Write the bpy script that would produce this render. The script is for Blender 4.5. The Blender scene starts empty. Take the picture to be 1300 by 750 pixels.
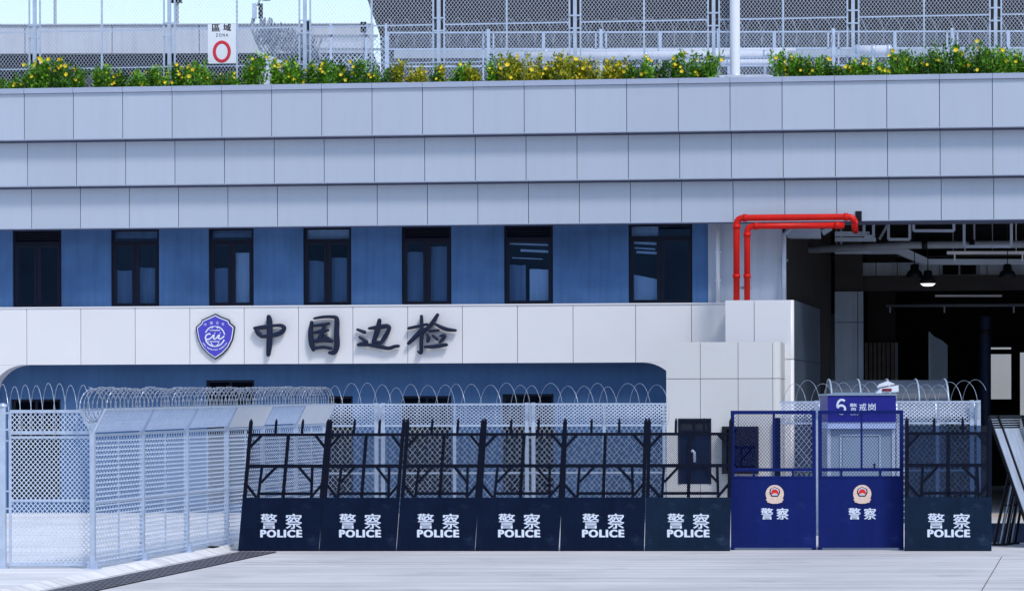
import bpy, math, random
from mathutils import Vector, Matrix
random.seed(7)
R = math.radians
SC = bpy.context.scene
COL = SC.collection

# ------------------------------------------------------------ camera, sky, sun, exposure
FPX, HCAM, VH, ROLL = 4000.0, 2.39, 515.0, -0.0023      # focal in photo pixels, eye height, horizon row, roll
cam = bpy.data.objects.new('camera', bpy.data.cameras.new('camera'))
COL.objects.link(cam); SC.camera = cam
cam.data.sensor_width = 36.0; cam.data.lens = 36.0*FPX/1300.0
cam.data.shift_y = (VH-375.0)/1300.0
cam.data.clip_start = 0.5; cam.data.clip_end = 3000
CAMR = Matrix.Rotation(R(90), 3, 'X') @ Matrix.Rotation(ROLL, 3, 'Z')
cam.matrix_world = Matrix.Translation((0, 0, HCAM)) @ CAMR.to_4x4()

SUN_EL, SUN_AZ = 52.0, 150.0          # azimuth clockwise from +Y: behind the camera, to its right
w = bpy.data.worlds.new('World'); SC.world = w; w.use_nodes = True
nt = w.node_tree; nt.nodes.clear()
sky = nt.nodes.new('ShaderNodeTexSky'); sky.sky_type = 'NISHITA'; sky.sun_disc = False
sky.sun_elevation = R(SUN_EL); sky.sun_rotation = R(SUN_AZ)
sky.air_density = 1.2; sky.dust_density = 0.6; sky.ozone_density = 1.5
bg = nt.nodes.new('ShaderNodeBackground'); bg.inputs['Strength'].default_value = 0.13
ow = nt.nodes.new('ShaderNodeOutputWorld')
nt.links.new(sky.outputs[0], bg.inputs['Color']); nt.links.new(bg.outputs[0], ow.inputs['Surface'])
sun = bpy.data.objects.new('sun', bpy.data.lights.new('sun', 'SUN')); COL.objects.link(sun)
sun.data.energy = 1.5; sun.data.angle = R(12); sun.data.color = (1.0, 0.965, 0.92)
el, az = R(SUN_EL), R(SUN_AZ)
sdir = Vector((math.sin(az)*math.cos(el), math.cos(az)*math.cos(el), math.sin(el)))
sun.rotation_euler = sdir.to_track_quat('Z', 'Y').to_euler()
sun.location = (0, 0, 30)
SC.view_settings.view_transform = 'Standard'; SC.view_settings.look = 'None'
SC.view_settings.gamma = 1.0; SC.view_settings.exposure = 0.47
SC.view_settings.use_curve_mapping = False

# ------------------------------------------------------------ materials
def lin(c):
    return tuple(((x/255)/12.92 if x/255 <= .04045 else ((x/255+.055)/1.055)**2.4) for x in c)
def mat(name, col, rough=.6, metal=0.0, var=.12, scale=3.0, bump=0.0, bscale=60.0, stretch=(1, 1, 1), island=0.0, spec=.5, streak=0.0, scuff=None):
    m = bpy.data.materials.new(name); m.use_nodes = True
    n = m.node_tree.nodes; l = m.node_tree.links
    p = n['Principled BSDF']
    p.inputs['Roughness'].default_value = rough; p.inputs['Metallic'].default_value = metal
    p.inputs['Specular IOR Level'].default_value = spec
    tc = n.new('ShaderNodeTexCoord'); mp = n.new('ShaderNodeMapping'); mp.inputs['Scale'].default_value = stretch
    l.new(tc.outputs['Object'], mp.inputs['Vector'])
    nz = n.new('ShaderNodeTexNoise'); nz.inputs['Scale'].default_value = scale; nz.inputs['Detail'].default_value = 6; nz.inputs['Roughness'].default_value = .6
    l.new(mp.outputs[0], nz.inputs['Vector'])
    mr = n.new('ShaderNodeMapRange'); mr.inputs['From Min'].default_value = .25; mr.inputs['From Max'].default_value = .75
    mr.inputs['To Min'].default_value = 1-var; mr.inputs['To Max'].default_value = 1+var
    l.new(nz.outputs[0], mr.inputs['Value'])
    val = mr.outputs[0]
    def mul(a, b):
        k = n.new('ShaderNodeMath'); k.operation = 'MULTIPLY'; l.new(a, k.inputs[0]); l.new(b, k.inputs[1]); return k.outputs[0]
    if island:
        g = n.new('ShaderNodeNewGeometry'); m2 = n.new('ShaderNodeMapRange')
        m2.inputs['To Min'].default_value = 1-island; m2.inputs['To Max'].default_value = 1+island
        l.new(g.outputs['Random Per Island'], m2.inputs['Value']); val = mul(val, m2.outputs[0])
    if streak:
        mp2 = n.new('ShaderNodeMapping'); mp2.inputs['Scale'].default_value = (5, 5, .25); l.new(tc.outputs['Object'], mp2.inputs['Vector'])
        n2 = n.new('ShaderNodeTexNoise'); n2.inputs['Scale'].default_value = 1.6; n2.inputs['Detail'].default_value = 5; l.new(mp2.outputs[0], n2.inputs['Vector'])
        m3 = n.new('ShaderNodeMapRange'); m3.inputs['From Min'].default_value = .45; m3.inputs['From Max'].default_value = .8
        m3.inputs['To Min'].default_value = 1; m3.inputs['To Max'].default_value = 1-streak
        l.new(n2.outputs[0], m3.inputs['Value']); val = mul(val, m3.outputs[0])
    mx = n.new('ShaderNodeVectorMath'); mx.operation = 'SCALE'; mx.inputs[0].default_value = col
    l.new(val, mx.inputs['Scale']); colout = mx.outputs[0]
    if scuff:
        ms = n.new('ShaderNodeMapping'); ms.inputs['Scale'].default_value = (1, 1, 2.2); ms.inputs['Rotation'].default_value = (0, R(28), 0); l.new(tc.outputs['Object'], ms.inputs['Vector'])
        ns = n.new('ShaderNodeTexNoise'); ns.inputs['Scale'].default_value = 2.3; ns.inputs['Detail'].default_value = 9; ns.inputs['Roughness'].default_value = .72; l.new(ms.outputs[0], ns.inputs['Vector'])
        rs = n.new('ShaderNodeMapRange'); rs.inputs['From Min'].default_value = .56; rs.inputs['From Max'].default_value = .80; rs.inputs['To Max'].default_value = .75; l.new(ns.outputs[0], rs.inputs['Value'])
        xs_ = n.new('ShaderNodeMix'); xs_.data_type = 'RGBA'; xs_.inputs[7].default_value = (*scuff, 1)
        l.new(rs.outputs[0], xs_.inputs[0]); l.new(colout, xs_.inputs[6]); colout = xs_.outputs[2]
    l.new(colout, p.inputs['Base Color'])
    if bump:
        nb = n.new('ShaderNodeTexNoise'); nb.inputs['Scale'].default_value = bscale; nb.inputs['Detail'].default_value = 4
        l.new(mp.outputs[0], nb.inputs['Vector'])
        b = n.new('ShaderNodeBump'); b.inputs['Strength'].default_value = bump; b.inputs['Distance'].default_value = .01
        l.new(nb.outputs[0], b.inputs['Height']); l.new(b.outputs[0], p.inputs['Normal'])
    return m
def glass(name, tint, gloss=.16, rough=.02):
    m = bpy.data.materials.new(name); m.use_nodes = True
    n = m.node_tree.nodes; l = m.node_tree.links; n.remove(n['Principled BSDF'])
    t = n.new('ShaderNodeBsdfTransparent'); t.inputs[0].default_value = (*tint, 1)
    g = n.new('ShaderNodeBsdfGlossy'); g.inputs['Roughness'].default_value = rough; g.inputs[0].default_value = (.75, .88, 1, 1)
    x = n.new('ShaderNodeMixShader'); x.inputs[0].default_value = gloss
    l.new(t.outputs[0], x.inputs[1]); l.new(g.outputs[0], x.inputs[2]); l.new(x.outputs[0], n['Material Output'].inputs['Surface'])
    return m
def emit(name, col, s):
    m = bpy.data.materials.new(name); m.use_nodes = True; p = m.node_tree.nodes['Principled BSDF']
    p.inputs['Emission Color'].default_value = (*col, 1); p.inputs['Emission Strength'].default_value = s
    return m

M = dict(
 fascia=mat('fascia_panel', (.478, .530, .625), .42, 0.1, .03, .5, island=.03, streak=.035),
 coping=mat('coping_metal', (.40, .45, .58), .4, .1, .06, 1.0),
 cladding=mat('cladding_white', (.785, .765, .775), .45, 0, .025, .6, island=.02),
 beige=mat('cladding_beige', (.68, .67, .655), .5, 0, .03, .8, island=.02),
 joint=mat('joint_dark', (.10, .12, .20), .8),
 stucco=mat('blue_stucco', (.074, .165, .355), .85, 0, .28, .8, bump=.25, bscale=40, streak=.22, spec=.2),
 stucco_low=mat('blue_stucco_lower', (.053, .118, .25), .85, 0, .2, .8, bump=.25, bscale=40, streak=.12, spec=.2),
 grey_wall=mat('grey_wall', (.46, .52, .62), .7, 0, .08, 1.2, streak=.15),
 frame_dark=mat('window_frame_dark', (.008, .011, .028), .45, spec=.15),
 room=mat('dark_room', (.012, .016, .03), .9),
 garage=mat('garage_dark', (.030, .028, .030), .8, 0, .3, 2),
 garage_panel=mat('garage_panel', (.27, .335, .44), .5, 0, .15, .8, streak=.25),
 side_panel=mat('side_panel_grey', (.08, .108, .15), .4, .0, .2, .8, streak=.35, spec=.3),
 curtain=mat('curtain_reflection_blue', (.20, .28, .40), .8, 0, .25, 2, stretch=(6, 1, .4)),
 pale_curtain_reflection=mat('curtain_reflection_pale', (.62, .74, .88), .8, 0, .15, 2, stretch=(4, 1, .4)),  # also colours the strips drawn as window reflections
 slat=mat('shutter_brown', (.20, .165, .16), .7, 0, .3, 4),
 glass=glass('window_glass', (.80, .88, .97), .14),
 lens=mat('lens_dark_red', (.20, .015, .03), .3, 0, .1, 5),
 glass_dark=glass('window_glass_dark', (.40, .48, .58), .025),
 canopy=mat('canopy_slate', (.05, .068, .10), .45, 0, .2, 2, spec=.3),
 transom=mat('transom_panel', (.66, .80, .95), .5, 0, .2, 1.5, streak=.3),
 screen=mat('screen_blue', (.55, .72, .95), .6, 0, .1, 2),
 far=mat('far_wall_grey', (.52, .54, .54), .8, 0, .1, .5),
 added_hill=mat('added_hill_haze', (.11, .155, .22), .95, 0, .5, .03, spec=0.0),  # blue-grey tone chosen to tint the window reflections
 sheet=glass('tinted_sheet', (.36, .46, .60), .04, .15),
 letter=mat('letter_navy', (.011, .017, .045), .4, 0, .1, 5, spec=.25),
 emblem=mat('emblem_violet', (.075, .06, .50), .35, 0, .05, 5),
 white=mat('white_paint', (.82, .84, .90), .4, 0, .04, 3),
 text_white=mat('text_white', (.72, .78, .92), .5, 0, .1, 9),
 red=mat('red_pipe_paint', (.66, .010, .004), .4, 0, .14, 3, streak=.12, spec=.25),
 red_sign=mat('red_ring_paint', (.70, .025, .05), .45, 0, .05, 5),
 galv=mat('galvanised_steel', (.52, .60, .74), .42, .35, .14, 6),
 wire=mat('mesh_wire', (.66, .74, .88), .5, .1, .1, 8),
 razor=mat('razor_wire', (.30, .335, .41), .4, .3, .3, 12),
 wire_grey=mat('mesh_wire_grey', (.46, .53, .66), .5, .1, .1, 8),
 razor_fine=mat('razor_wire_fine', (.46, .52, .62), .4, .3, .2, 12),
 grey_pipe=mat('grey_pipe', (.27, .31, .37), .5, .0, .15, 4, spec=.3),
 duct=mat('duct_zinc', (.42, .50, .62), .5, .1, .15, 2),
 black=mat('black_metal', (.008, .009, .013), .5, 0, .2, 5, spec=.2),
 navy=mat('barrier_navy', (.0042, .0105, .034), .5, 0, .3, 2.2, streak=.25, bump=.05, bscale=20, spec=.07, scuff=(.03, .045, .085)),
 navy_frame=mat('barrier_frame_navy', (.0040, .0065, .018), .5, 0, .2, 6, spec=.1),
 navy_mesh=mat('barrier_mesh_navy', (.012, .022, .055), .5, 0, .2, 6, spec=.15),
 slate=mat('barrier_slate', (.0075, .019, .044), .5, 0, .3, 2.2, streak=.25, spec=.08, scuff=(.05, .085, .14)),
 blue=mat('barrier_blue', (.0065, .0165, .130), .45, 0, .14, 2.0, streak=.15, bump=.05, bscale=20, spec=.1, scuff=(.03, .05, .20)),
 booth=mat('booth_panel', (.25, .33, .44), .45, 0, .06, 2),
 sign_blue=mat('sign_violet_blue', (.022, .024, .25), .4, 0, .05, 3, spec=.2),
 strip=mat('sign_strip', (.45, .55, .85), .4, 0, .05, 3),
 gold=mat('badge_gold', (.80, .60, .50), .45, .0, .12, 20),
 badge_red=mat('badge_red', (.75, .02, .02), .4, 0, .05, 5),
 yellow=mat('petal_yellow', (.86, .63, .012), .55, 0, .12, 14),
 soil=mat('soil', (.03, .025, .02), .95),
 concrete_white=mat('parapet_concrete', (.62, .64, .72), .8, 0, .14, .35, streak=.15),
 dark_roof=mat('dark_roof', (.022, .018, .022), .9, 0, .2, .3),
 under=mat('underside_dark', (.03, .03, .04), .9),
 grate=mat('drain_grate_steel', (.17, .165, .185), .55, .2, .35, 8),
 pit=mat('drain_pit', (.012, .012, .014), .95),
 shield_clear=mat('shield_panel_grey', (.38, .43, .52), .3, 0, .25, 1.5, stretch=(5, 5, .4)),
 lamp=emit('lamp_glow', (1, .98, .95), 1.0),
 line_yellow=mat('road_line_yellow', (.70, .40, .03), .7),
)
def leaf_mat(name, a, b):
    m = bpy.data.materials.new(name); m.use_nodes = True
    n = m.node_tree.nodes; l = m.node_tree.links; p = n['Principled BSDF']
    g = n.new('ShaderNodeNewGeometry'); r = n.new('ShaderNodeMix'); r.data_type = 'RGBA'
    r.inputs[6].default_value = (*a, 1); r.inputs[7].default_value = (*b, 1)
    l.new(g.outputs['Random Per Island'], r.inputs[0]); l.new(r.outputs[2], p.inputs['Base Color'])
    p.inputs['Roughness'].default_value = .5
    return m
M['leaf'] = leaf_mat('leaf_green', (.040, .15, .008), (.24, .52, .025))
M['leaf_y'] = leaf_mat('leaf_yellow_green', (.08, .17, .010), (.62, .57, .015))
M['leaf_d'] = leaf_mat('leaf_dark', (.022, .085, .006), (.13, .32, .018))
def ground_mat(name, col):
    m = mat(name, col, .75, 0, .16, .30, bump=.12, bscale=30)
    n = m.node_tree.nodes; l = m.node_tree.links; p = n['Principled BSDF']
    src = p.inputs['Base Color'].links[0].from_socket
    tc = n.new('ShaderNodeTexCoord'); mp = n.new('ShaderNodeMapping'); mp.inputs['Scale'].default_value = (.12, 2.6, 1); mp.inputs['Rotation'].default_value = (0, 0, R(-9))
    l.new(tc.outputs['Object'], mp.inputs['Vector'])
    nz = n.new('ShaderNodeTexNoise'); nz.inputs['Scale'].default_value = 1.3; nz.inputs['Detail'].default_value = 9; nz.inputs['Roughness'].default_value = .7; l.new(mp.outputs[0], nz.inputs['Vector'])
    mr = n.new('ShaderNodeMapRange'); mr.inputs['From Min'].default_value = .36; mr.inputs['From Max'].default_value = .66; mr.inputs['To Min'].default_value = 1.16; mr.inputs['To Max'].default_value = .74
    l.new(nz.outputs[0], mr.inputs['Value'])
    n3 = n.new('ShaderNodeTexNoise'); n3.inputs['Scale'].default_value = 45; n3.inputs['Detail'].default_value = 3; l.new(tc.outputs['Object'], n3.inputs['Vector'])
    m3 = n.new('ShaderNodeMapRange'); m3.inputs['From Min'].default_value = .3; m3.inputs['From Max'].default_value = .7; m3.inputs['To Min'].default_value = .93; m3.inputs['To Max'].default_value = 1.06
    l.new(n3.outputs[0], m3.inputs['Value'])
    mp4 = n.new('ShaderNodeMapping'); mp4.inputs['Scale'].default_value = (.035, 3.4, 1); mp4.inputs['Rotation'].default_value = (0, 0, R(14)); l.new(tc.outputs['Object'], mp4.inputs['Vector'])
    n4 = n.new('ShaderNodeTexNoise'); n4.inputs['Scale'].default_value = 1.0; n4.inputs['Detail'].default_value = 3; n4.inputs['Distortion'].default_value = .3; l.new(mp4.outputs[0], n4.inputs['Vector'])
    m4 = n.new('ShaderNodeMapRange'); m4.inputs['From Min'].default_value = .60; m4.inputs['From Max'].default_value = .70; m4.inputs['To Min'].default_value = 1; m4.inputs['To Max'].default_value = .72; l.new(n4.outputs[0], m4.inputs['Value'])
    k0 = n.new('ShaderNodeMath'); k0.operation = 'MULTIPLY'; l.new(mr.outputs[0], k0.inputs[0]); l.new(m4.outputs[0], k0.inputs[1]); mr = k0
    n5 = n.new('ShaderNodeTexNoise'); n5.inputs['Scale'].default_value = .55; n5.inputs['Detail'].default_value = 8; n5.inputs['Roughness'].default_value = .65; l.new(tc.outputs['Object'], n5.inputs['Vector'])
    m5 = n.new('ShaderNodeMapRange'); m5.inputs['From Min'].default_value = .55; m5.inputs['From Max'].default_value = .68; m5.inputs['To Min'].default_value = 1; m5.inputs['To Max'].default_value = .80; l.new(n5.outputs[0], m5.inputs['Value'])
    k1 = n.new('ShaderNodeMath'); k1.operation = 'MULTIPLY'; l.new(k0.outputs[0], k1.inputs[0]); l.new(m5.outputs[0], k1.inputs[1]); mr = k1
    k = n.new('ShaderNodeMath'); k.operation = 'MULTIPLY'; l.new(mr.outputs[0], k.inputs[0]); l.new(m3.outputs[0], k.inputs[1])
    sc = n.new('ShaderNodeVectorMath'); sc.operation = 'SCALE'; l.new(src, sc.inputs[0]); l.new(k.outputs[0], sc.inputs['Scale'])
    l.new(sc.outputs[0], p.inputs['Base Color'])
    return m
M['ground'] = ground_mat('concrete_yard', (.66, .63, .62))
M['walk'] = ground_mat('concrete_walk', (.83, .80, .79))

# ------------------------------------------------------------ mesh builder
class MB:
    def __init__(s): s.v = []; s.f = []; s.sm = []
    def add(s, vs, fs, smooth=False):
        o = len(s.v); s.v += [tuple(p) for p in vs]
        for f in fs: s.f.append(tuple(i+o for i in f)); s.sm.append(smooth)
    def box(s, x0, x1, y0, y1, z0, z1):
        s.add([(x0, y0, z0), (x1, y0, z0), (x1, y1, z0), (x0, y1, z0), (x0, y0, z1), (x1, y0, z1), (x1, y1, z1), (x0, y1, z1)],
              [(0, 3, 2, 1), (4, 5, 6, 7), (0, 1, 5, 4), (1, 2, 6, 5), (2, 3, 7, 6), (3, 0, 4, 7)]); return s
    def bar(s, p, q, a, b=None, up=(0, 1, 0)):
        # rectangular bar: a = width across 'up', b = thickness along 'up'
        b = a if b is None else b
        p, q = Vector(p), Vector(q); t = (q-p).normalized(); u = Vector(up)
        u = (u - t*u.dot(t)); u = u.normalized() if u.length > 1e-6 else t.orthogonal().normalized()
        w = t.cross(u); vs = []
        for c in (p, q):
            for i, j in ((-1, -1), (1, -1), (1, 1), (-1, 1)): vs.append(c + w*(i*a/2) + u*(j*b/2))
        s.add(vs, [(0, 1, 2, 3), (7, 6, 5, 4), (0, 4, 5, 1), (1, 5, 6, 2), (2, 6, 7, 3), (3, 7, 4, 0)]); return s
    def tube(s, pts, r, n=8, flat=None, cap=True, smooth=True):
        # flat=(normal, k): section squashed to thickness k (absolute half depth) along the normal
        pts = [Vector(p) for p in pts]; N = len(pts); rs = r if isinstance(r, (list, tuple)) else [r]*N
        vs = []; up = None
        for i, p in enumerate(pts):
            t = (pts[min(i+1, N-1)] - pts[max(i-1, 0)]).normalized()
            if flat: a = Vector(flat[0])
            else:
                a = up if up is not None else t.orthogonal()
                a = (a - t*a.dot(t))
                a = a.normalized() if a.length > 1e-6 else t.orthogonal().normalized()
                up = a
            b = t.cross(a).normalized()
            for k in range(n):
                th = 2*math.pi*k/n
                if flat:
                    c, d = math.cos(th), math.sin(th)
                    vs.append(p + b*(rs[i]*math.copysign(abs(c)**.6, c)) + a*(flat[1]*math.copysign(abs(d)**.6, d)))
                else: vs.append(p + a*(rs[i]*math.cos(th)) + b*(rs[i]*math.sin(th)))
        fs = [(i*n+k, i*n+(k+1) % n, (i+1)*n+(k+1) % n, (i+1)*n+k) for i in range(N-1) for k in range(n)]
        if cap: fs += [tuple(range(n))[::-1], tuple((N-1)*n+k for k in range(n))]
        s.add(vs, fs, smooth); return s
    def prism(s, poly, y0, y1):      # (x,z) outline extruded along y
        n = len(poly)
        vs = [(x, y0, z) for x, z in poly] + [(x, y1, z) for x, z in poly]
        s.add(vs, [tuple(range(n)), tuple(range(2*n-1, n-1, -1))] + [(i, i+n, (i+1) % n+n, (i+1) % n) for i in range(n)]); return s
    def lathe(s, prof, c=(0, 0, 0), n=20):
        vs = []; m = len(prof)
        for r, z in prof:
            for k in range(n):
                a = 2*math.pi*k/n; vs.append((c[0]+r*math.cos(a), c[1]+r*math.sin(a), c[2]+z))
        s.add(vs, [(i*n+k, i*n+(k+1) % n, (i+1)*n+(k+1) % n, (i+1)*n+k) for i in range(m-1) for k in range(n)], True)
        return s
    def quad4(s, a, b, c, d, t, nrm):   # slab from four corners with thickness t along nrm
        nn = Vector(nrm).normalized()*t
        vs = [Vector(p) for p in (a, b, c, d)]; vs += [p+nn for p in vs]
        s.add(vs, [(0, 1, 2, 3), (7, 6, 5, 4), (0, 4, 5, 1), (1, 5, 6, 2), (2, 6, 7, 3), (3, 7, 4, 0)]); return s
    def build(s, name, m, parent=None, off=(0, 0, 0)):
        me = bpy.data.meshes.new(name)
        me.from_pydata([(x-off[0], y-off[1], z-off[2]) for x, y, z in s.v], [], s.f)
        me.polygons.foreach_set('use_smooth', s.sm); me.update()
        me.materials.append(m)
        o = bpy.data.objects.new(name, me); COL.objects.link(o)
        if parent: o.parent = parent
        return o

class Frame:
    def __init__(s, o, rz=0.0): s.o = Vector(o); s.rz = rz; s.m = Matrix.Rotation(rz, 3, 'Z'); s.i = s.m.inverted()
    def ray(s, u, v):
        d = CAMR @ Vector(((u-650)/FPX, -(v-VH)/FPX, -1)); c = Vector((0, 0, HCAM))
        return s.i @ (c-s.o), s.i @ d
    def px(s, u, v, d=0.0):            # photo pixel on the frame's plane y = -d -> (x, z)
        c, r = s.ray(u, v); t = (-d - c.y)/r.y; p = c + r*t; return p.x, p.z
    def x(s, u, d=0.0, v=450): return s.px(u, v, d)[0]
    def z(s, v, d=0.0, u=650): return s.px(u, v, d)[1]
    def w(s, p): return s.m @ Vector(p) + s.o
def gp(u, v, z=0.0):                   # photo pixel on the ground -> world point
    c, r = WF.ray(u, v); t = (z - c.z)/r.z; return c + r*t
def wp(u, v, Y):
    c, r = WF.ray(u, v); return c + r*((Y-c.y)/r.y)
WF = Frame((0, 0, 0))
YAW = math.atan(.13)
F = Frame((0, 67.9, 0), -YAW)          # the facade: x along it, y into the building, z up

class Thing:
    def __init__(s, name, label, cat, frame=WF, base=(0, 0, 0), group=None):
        s.fr = frame; s.base = Vector(base)
        o = bpy.data.objects.new(name, None); COL.objects.link(o); o.empty_display_size = .2
        o.location = frame.w(base); o.rotation_euler = (0, 0, frame.rz)
        o['label'] = label; o['category'] = cat
        if group: o['group'] = group
        s.o = o
    def part(s, name, mb, m, parent=None, label=None):
        o = mb.build(name, m, parent or s.o, s.base)
        if label: o['label'] = label
        return o
def single(name, label, cat, mb, m, frame=WF, base=(0, 0, 0), group=None):
    o = mb.build(name, m, None, base); o.location = frame.w(base); o.rotation_euler = (0, 0, frame.rz)
    o['label'] = label; o['category'] = cat
    if group: o['group'] = group
    return o
def structure(name, mb, m):
    o = mb.build(name, m); o['kind'] = 'structure'; return o
def box(*a): return MB().box(*a)

def clip_line(p, d, poly):             # clip an infinite 2D line to a convex polygon
    t0, t1 = -1e9, 1e9; n = len(poly)
    ar = sum(poly[i][0]*poly[(i+1) % n][1]-poly[(i+1) % n][0]*poly[i][1] for i in range(n)); sg = 1 if ar > 0 else -1
    for i in range(n):
        ax, ay = poly[i]; bx, by = poly[(i+1) % n]
        nx, ny = -(by-ay)*sg, (bx-ax)*sg
        den = nx*d[0]+ny*d[1]; num = nx*(p[0]-ax)+ny*(p[1]-ay)
        if abs(den) < 1e-9:
            if num < 0: return None
            continue
        t = -num/den
        if den > 0: t0 = max(t0, t)
        else: t1 = min(t1, t)
    return (t0, t1) if t1 > t0+1e-4 else None
def chain(mb, poly, place, px, pz, wd, th, nrm):
    """diamond mesh: poly is a convex outline in the panel's own 2D, place(a,b) -> 3D, px/pz the diamond's width and height"""
    xs = [p[0] for p in poly]; zs = [p[1] for p in poly]; x0, x1, z0, z1 = min(xs), max(xs), min(zs), max(zs)
    k = pz/px
    for sg in (1, -1):
        ext = (z1-z0)/k
        i0 = int(math.floor((x0-ext)/px))-1; i1 = int(math.ceil((x1+ext)/px))+1
        for i in range(i0, i1):
            p = (i*px, z0); r = clip_line(p, (1, sg*k), poly)
            if r:
                a = Vector(place(p[0]+r[0], p[1]+sg*k*r[0])); b = Vector(place(p[0]+r[1], p[1]+sg*k*r[1]))
                o = Vector(nrm)*(th*.35*sg); mb.bar(a+o, b+o, wd, th, nrm)
    return mb
def helix(axis0, axis1, up, r, loops, jit=.0, wire=.006, barb=.6, steps=26, n=4, lean=0.0, ph=0.0, taper=None, sq=1.0):
    a, b = Vector(axis0), Vector(axis1); t = (b-a).normalized(); u = Vector(up); u = (u-t*u.dot(t)).normalized(); s = t.cross(u)
    pts = []; rad = []; N = int(loops*steps); L = (b-a).length
    jr = [random.uniform(-jit, jit) for _ in range(int(loops)+3)]; jo = [random.uniform(-jit, jit) for _ in range(int(loops)+3)]
    for i in range(N+1):
        f = i/N; q = f*loops; k = int(q); fr = q-k
        rr = r*(1 + jr[k]*(1-fr)+jr[k+1]*fr); off = (jo[k]*(1-fr)+jo[k+1]*fr)*r*1.2
        if taper: rr *= taper(f)
        th = 2*math.pi*q+ph
        pts.append(a + t*(f*L + off + lean*rr*math.sin(th)) + u*(rr*math.cos(th)) + s*(sq*rr*math.sin(th)))
        rad.append(wire*(1+barb) if i % 2 else wire)
    return MB().tube(pts, rad, n, smooth=False)
def text_mesh(body, cx, cz, wdt, hgt, y, bold=.0, depth=.004, fat=0.0, space=1.0):
    c = bpy.data.curves.new('lettering', 'FONT'); c.body = body; c.offset = bold; c.space_character = space; c.extrude = 0.0; c.resolution_u = 3
    o = bpy.data.objects.new('lettering', c); COL.objects.link(o)
    bpy.context.view_layer.update(); dg = bpy.context.evaluated_depsgraph_get()
    me = bpy.data.meshes.new_from_object(o.evaluated_get(dg)); bpy.data.objects.remove(o)
    xs = [v.co.x for v in me.vertices]; ys = [v.co.y for v in me.vertices]
    x0, x1, y0, y1 = min(xs), max(xs), min(ys), max(ys)
    sx = wdt/(x1-x0); sy = hgt/(y1-y0)
    mb = MB()
    P = [(cx+(v.co.x-(x0+x1)/2)*sx, y, cz+(v.co.y-(y0+y1)/2)*sy) for v in me.vertices]
    mb.add(P, [tuple(p.vertices) for p in me.polygons])
    # a little thickness: side skirts along boundary edges
    ec = {}
    for p in me.polygons:
        vs = list(p.vertices)
        for i in range(len(vs)):
            e = (vs[i], vs[(i+1) % len(vs)]); ec[tuple(sorted(e))] = ec.get(tuple(sorted(e)), 0)+1
    for (a, b), k in ec.items():
        if k == 1: mb.add([P[a], P[b], (P[b][0], y+depth, P[b][2]), (P[a][0], y+depth, P[a][2])], [(0, 1, 2, 3)])
    bpy.data.meshes.remove(me)
    if fat:
        V, Fc = list(mb.v), list(mb.f)
        for k, (dx, dz) in enumerate(((fat, 0), (-fat, 0), (0, fat*.6))):
            mb.add([(x+dx, yy-.0012*(k+1), z+dz) for x, yy, z in V], Fc)
    return mb
def spline(pts, k=6):
    out = []; n = len(pts)
    for i in range(n-1):
        p0, p1, p2, p3 = pts[max(i-1, 0)], pts[i], pts[i+1], pts[min(i+2, n-1)]
        for j in range(k):
            t = j/k
            out.append(tuple(.5*((2*b)+(-a+c)*t+(2*a-5*b+4*c-d)*t*t+(-a+3*b-3*c+d)*t**3) for a, b, c, d in zip(p0, p1, p2, p3)))
    out.append(tuple(pts[-1])); return out
def walls(mb, x0, x1, z0, z1, holes, y0, y1):
    xs = sorted({x0, x1, *[h for q in holes for h in q[:2]]})
    for a, b in zip(xs, xs[1:]):
        cuts = sorted((q[2], q[3]) for q in holes if q[0] <= a+1e-6 and q[1] >= b-1e-6); z = z0
        for c, d in cuts:
            if c > z: mb.box(a, b, y0, y1, z, c)
            z = d
        if z < z1: mb.box(a, b, y0, y1, z, z1)
    return mb

# ------------------------------------------------------------ ground
WALK = .08
hq = MB(); random.seed(5); hp_ = []
for i in range(121):
    a_ = R(95 + 170*i/120); hp_.append((330*math.cos(a_+math.pi/2), 330*math.sin(a_+math.pi/2), 62 + 7*math.sin(i*.23) + 4*math.sin(i*.71+1) + random.uniform(-2.2, 2.2)))
n = len(hp_)
hp_ = [(330*math.sin(R(95+170*i/120)), 330*math.cos(R(95+170*i/120)), p[2]) for i, p in enumerate(hp_)]
hq.add([(x, y, -.5) for x, y, z in hp_] + [(x*1.03, y*1.03, z*.6) for x, y, z in hp_] + [(x*1.1, y*1.1, z) for x, y, z in hp_] + [(x*1.5, y*1.5, -.5) for x, y, z in hp_], [(k*n+i, k*n+i+1, (k+1)*n+i+1, (k+1)*n+i) for k in range(3) for i in range(n-1)])
structure('added_hills', hq, M['added_hill'])  # unseen hills added to block the bright horizon in the window glass
structure('ground', MB().box(-600, 600, -60, 1500, -1.0, 0.0), M['ground'])
# side fence line
P0 = gp(118, 722, WALK); P1 = gp(281, 692.5, WALK)
sd = (P1-P0); sd.z = 0; SANG = math.atan2(sd.y, sd.x); sd.normalize()
sn = Vector((sd.y, -sd.x, 0))         # towards the right, away from the enclosure
D0 = gp(300, 701.5); D1 = gp(62, 750)  # drain edge nearest the walk
dd = (D1-D0).normalized()
e_far = D0 - dd*.35
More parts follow.
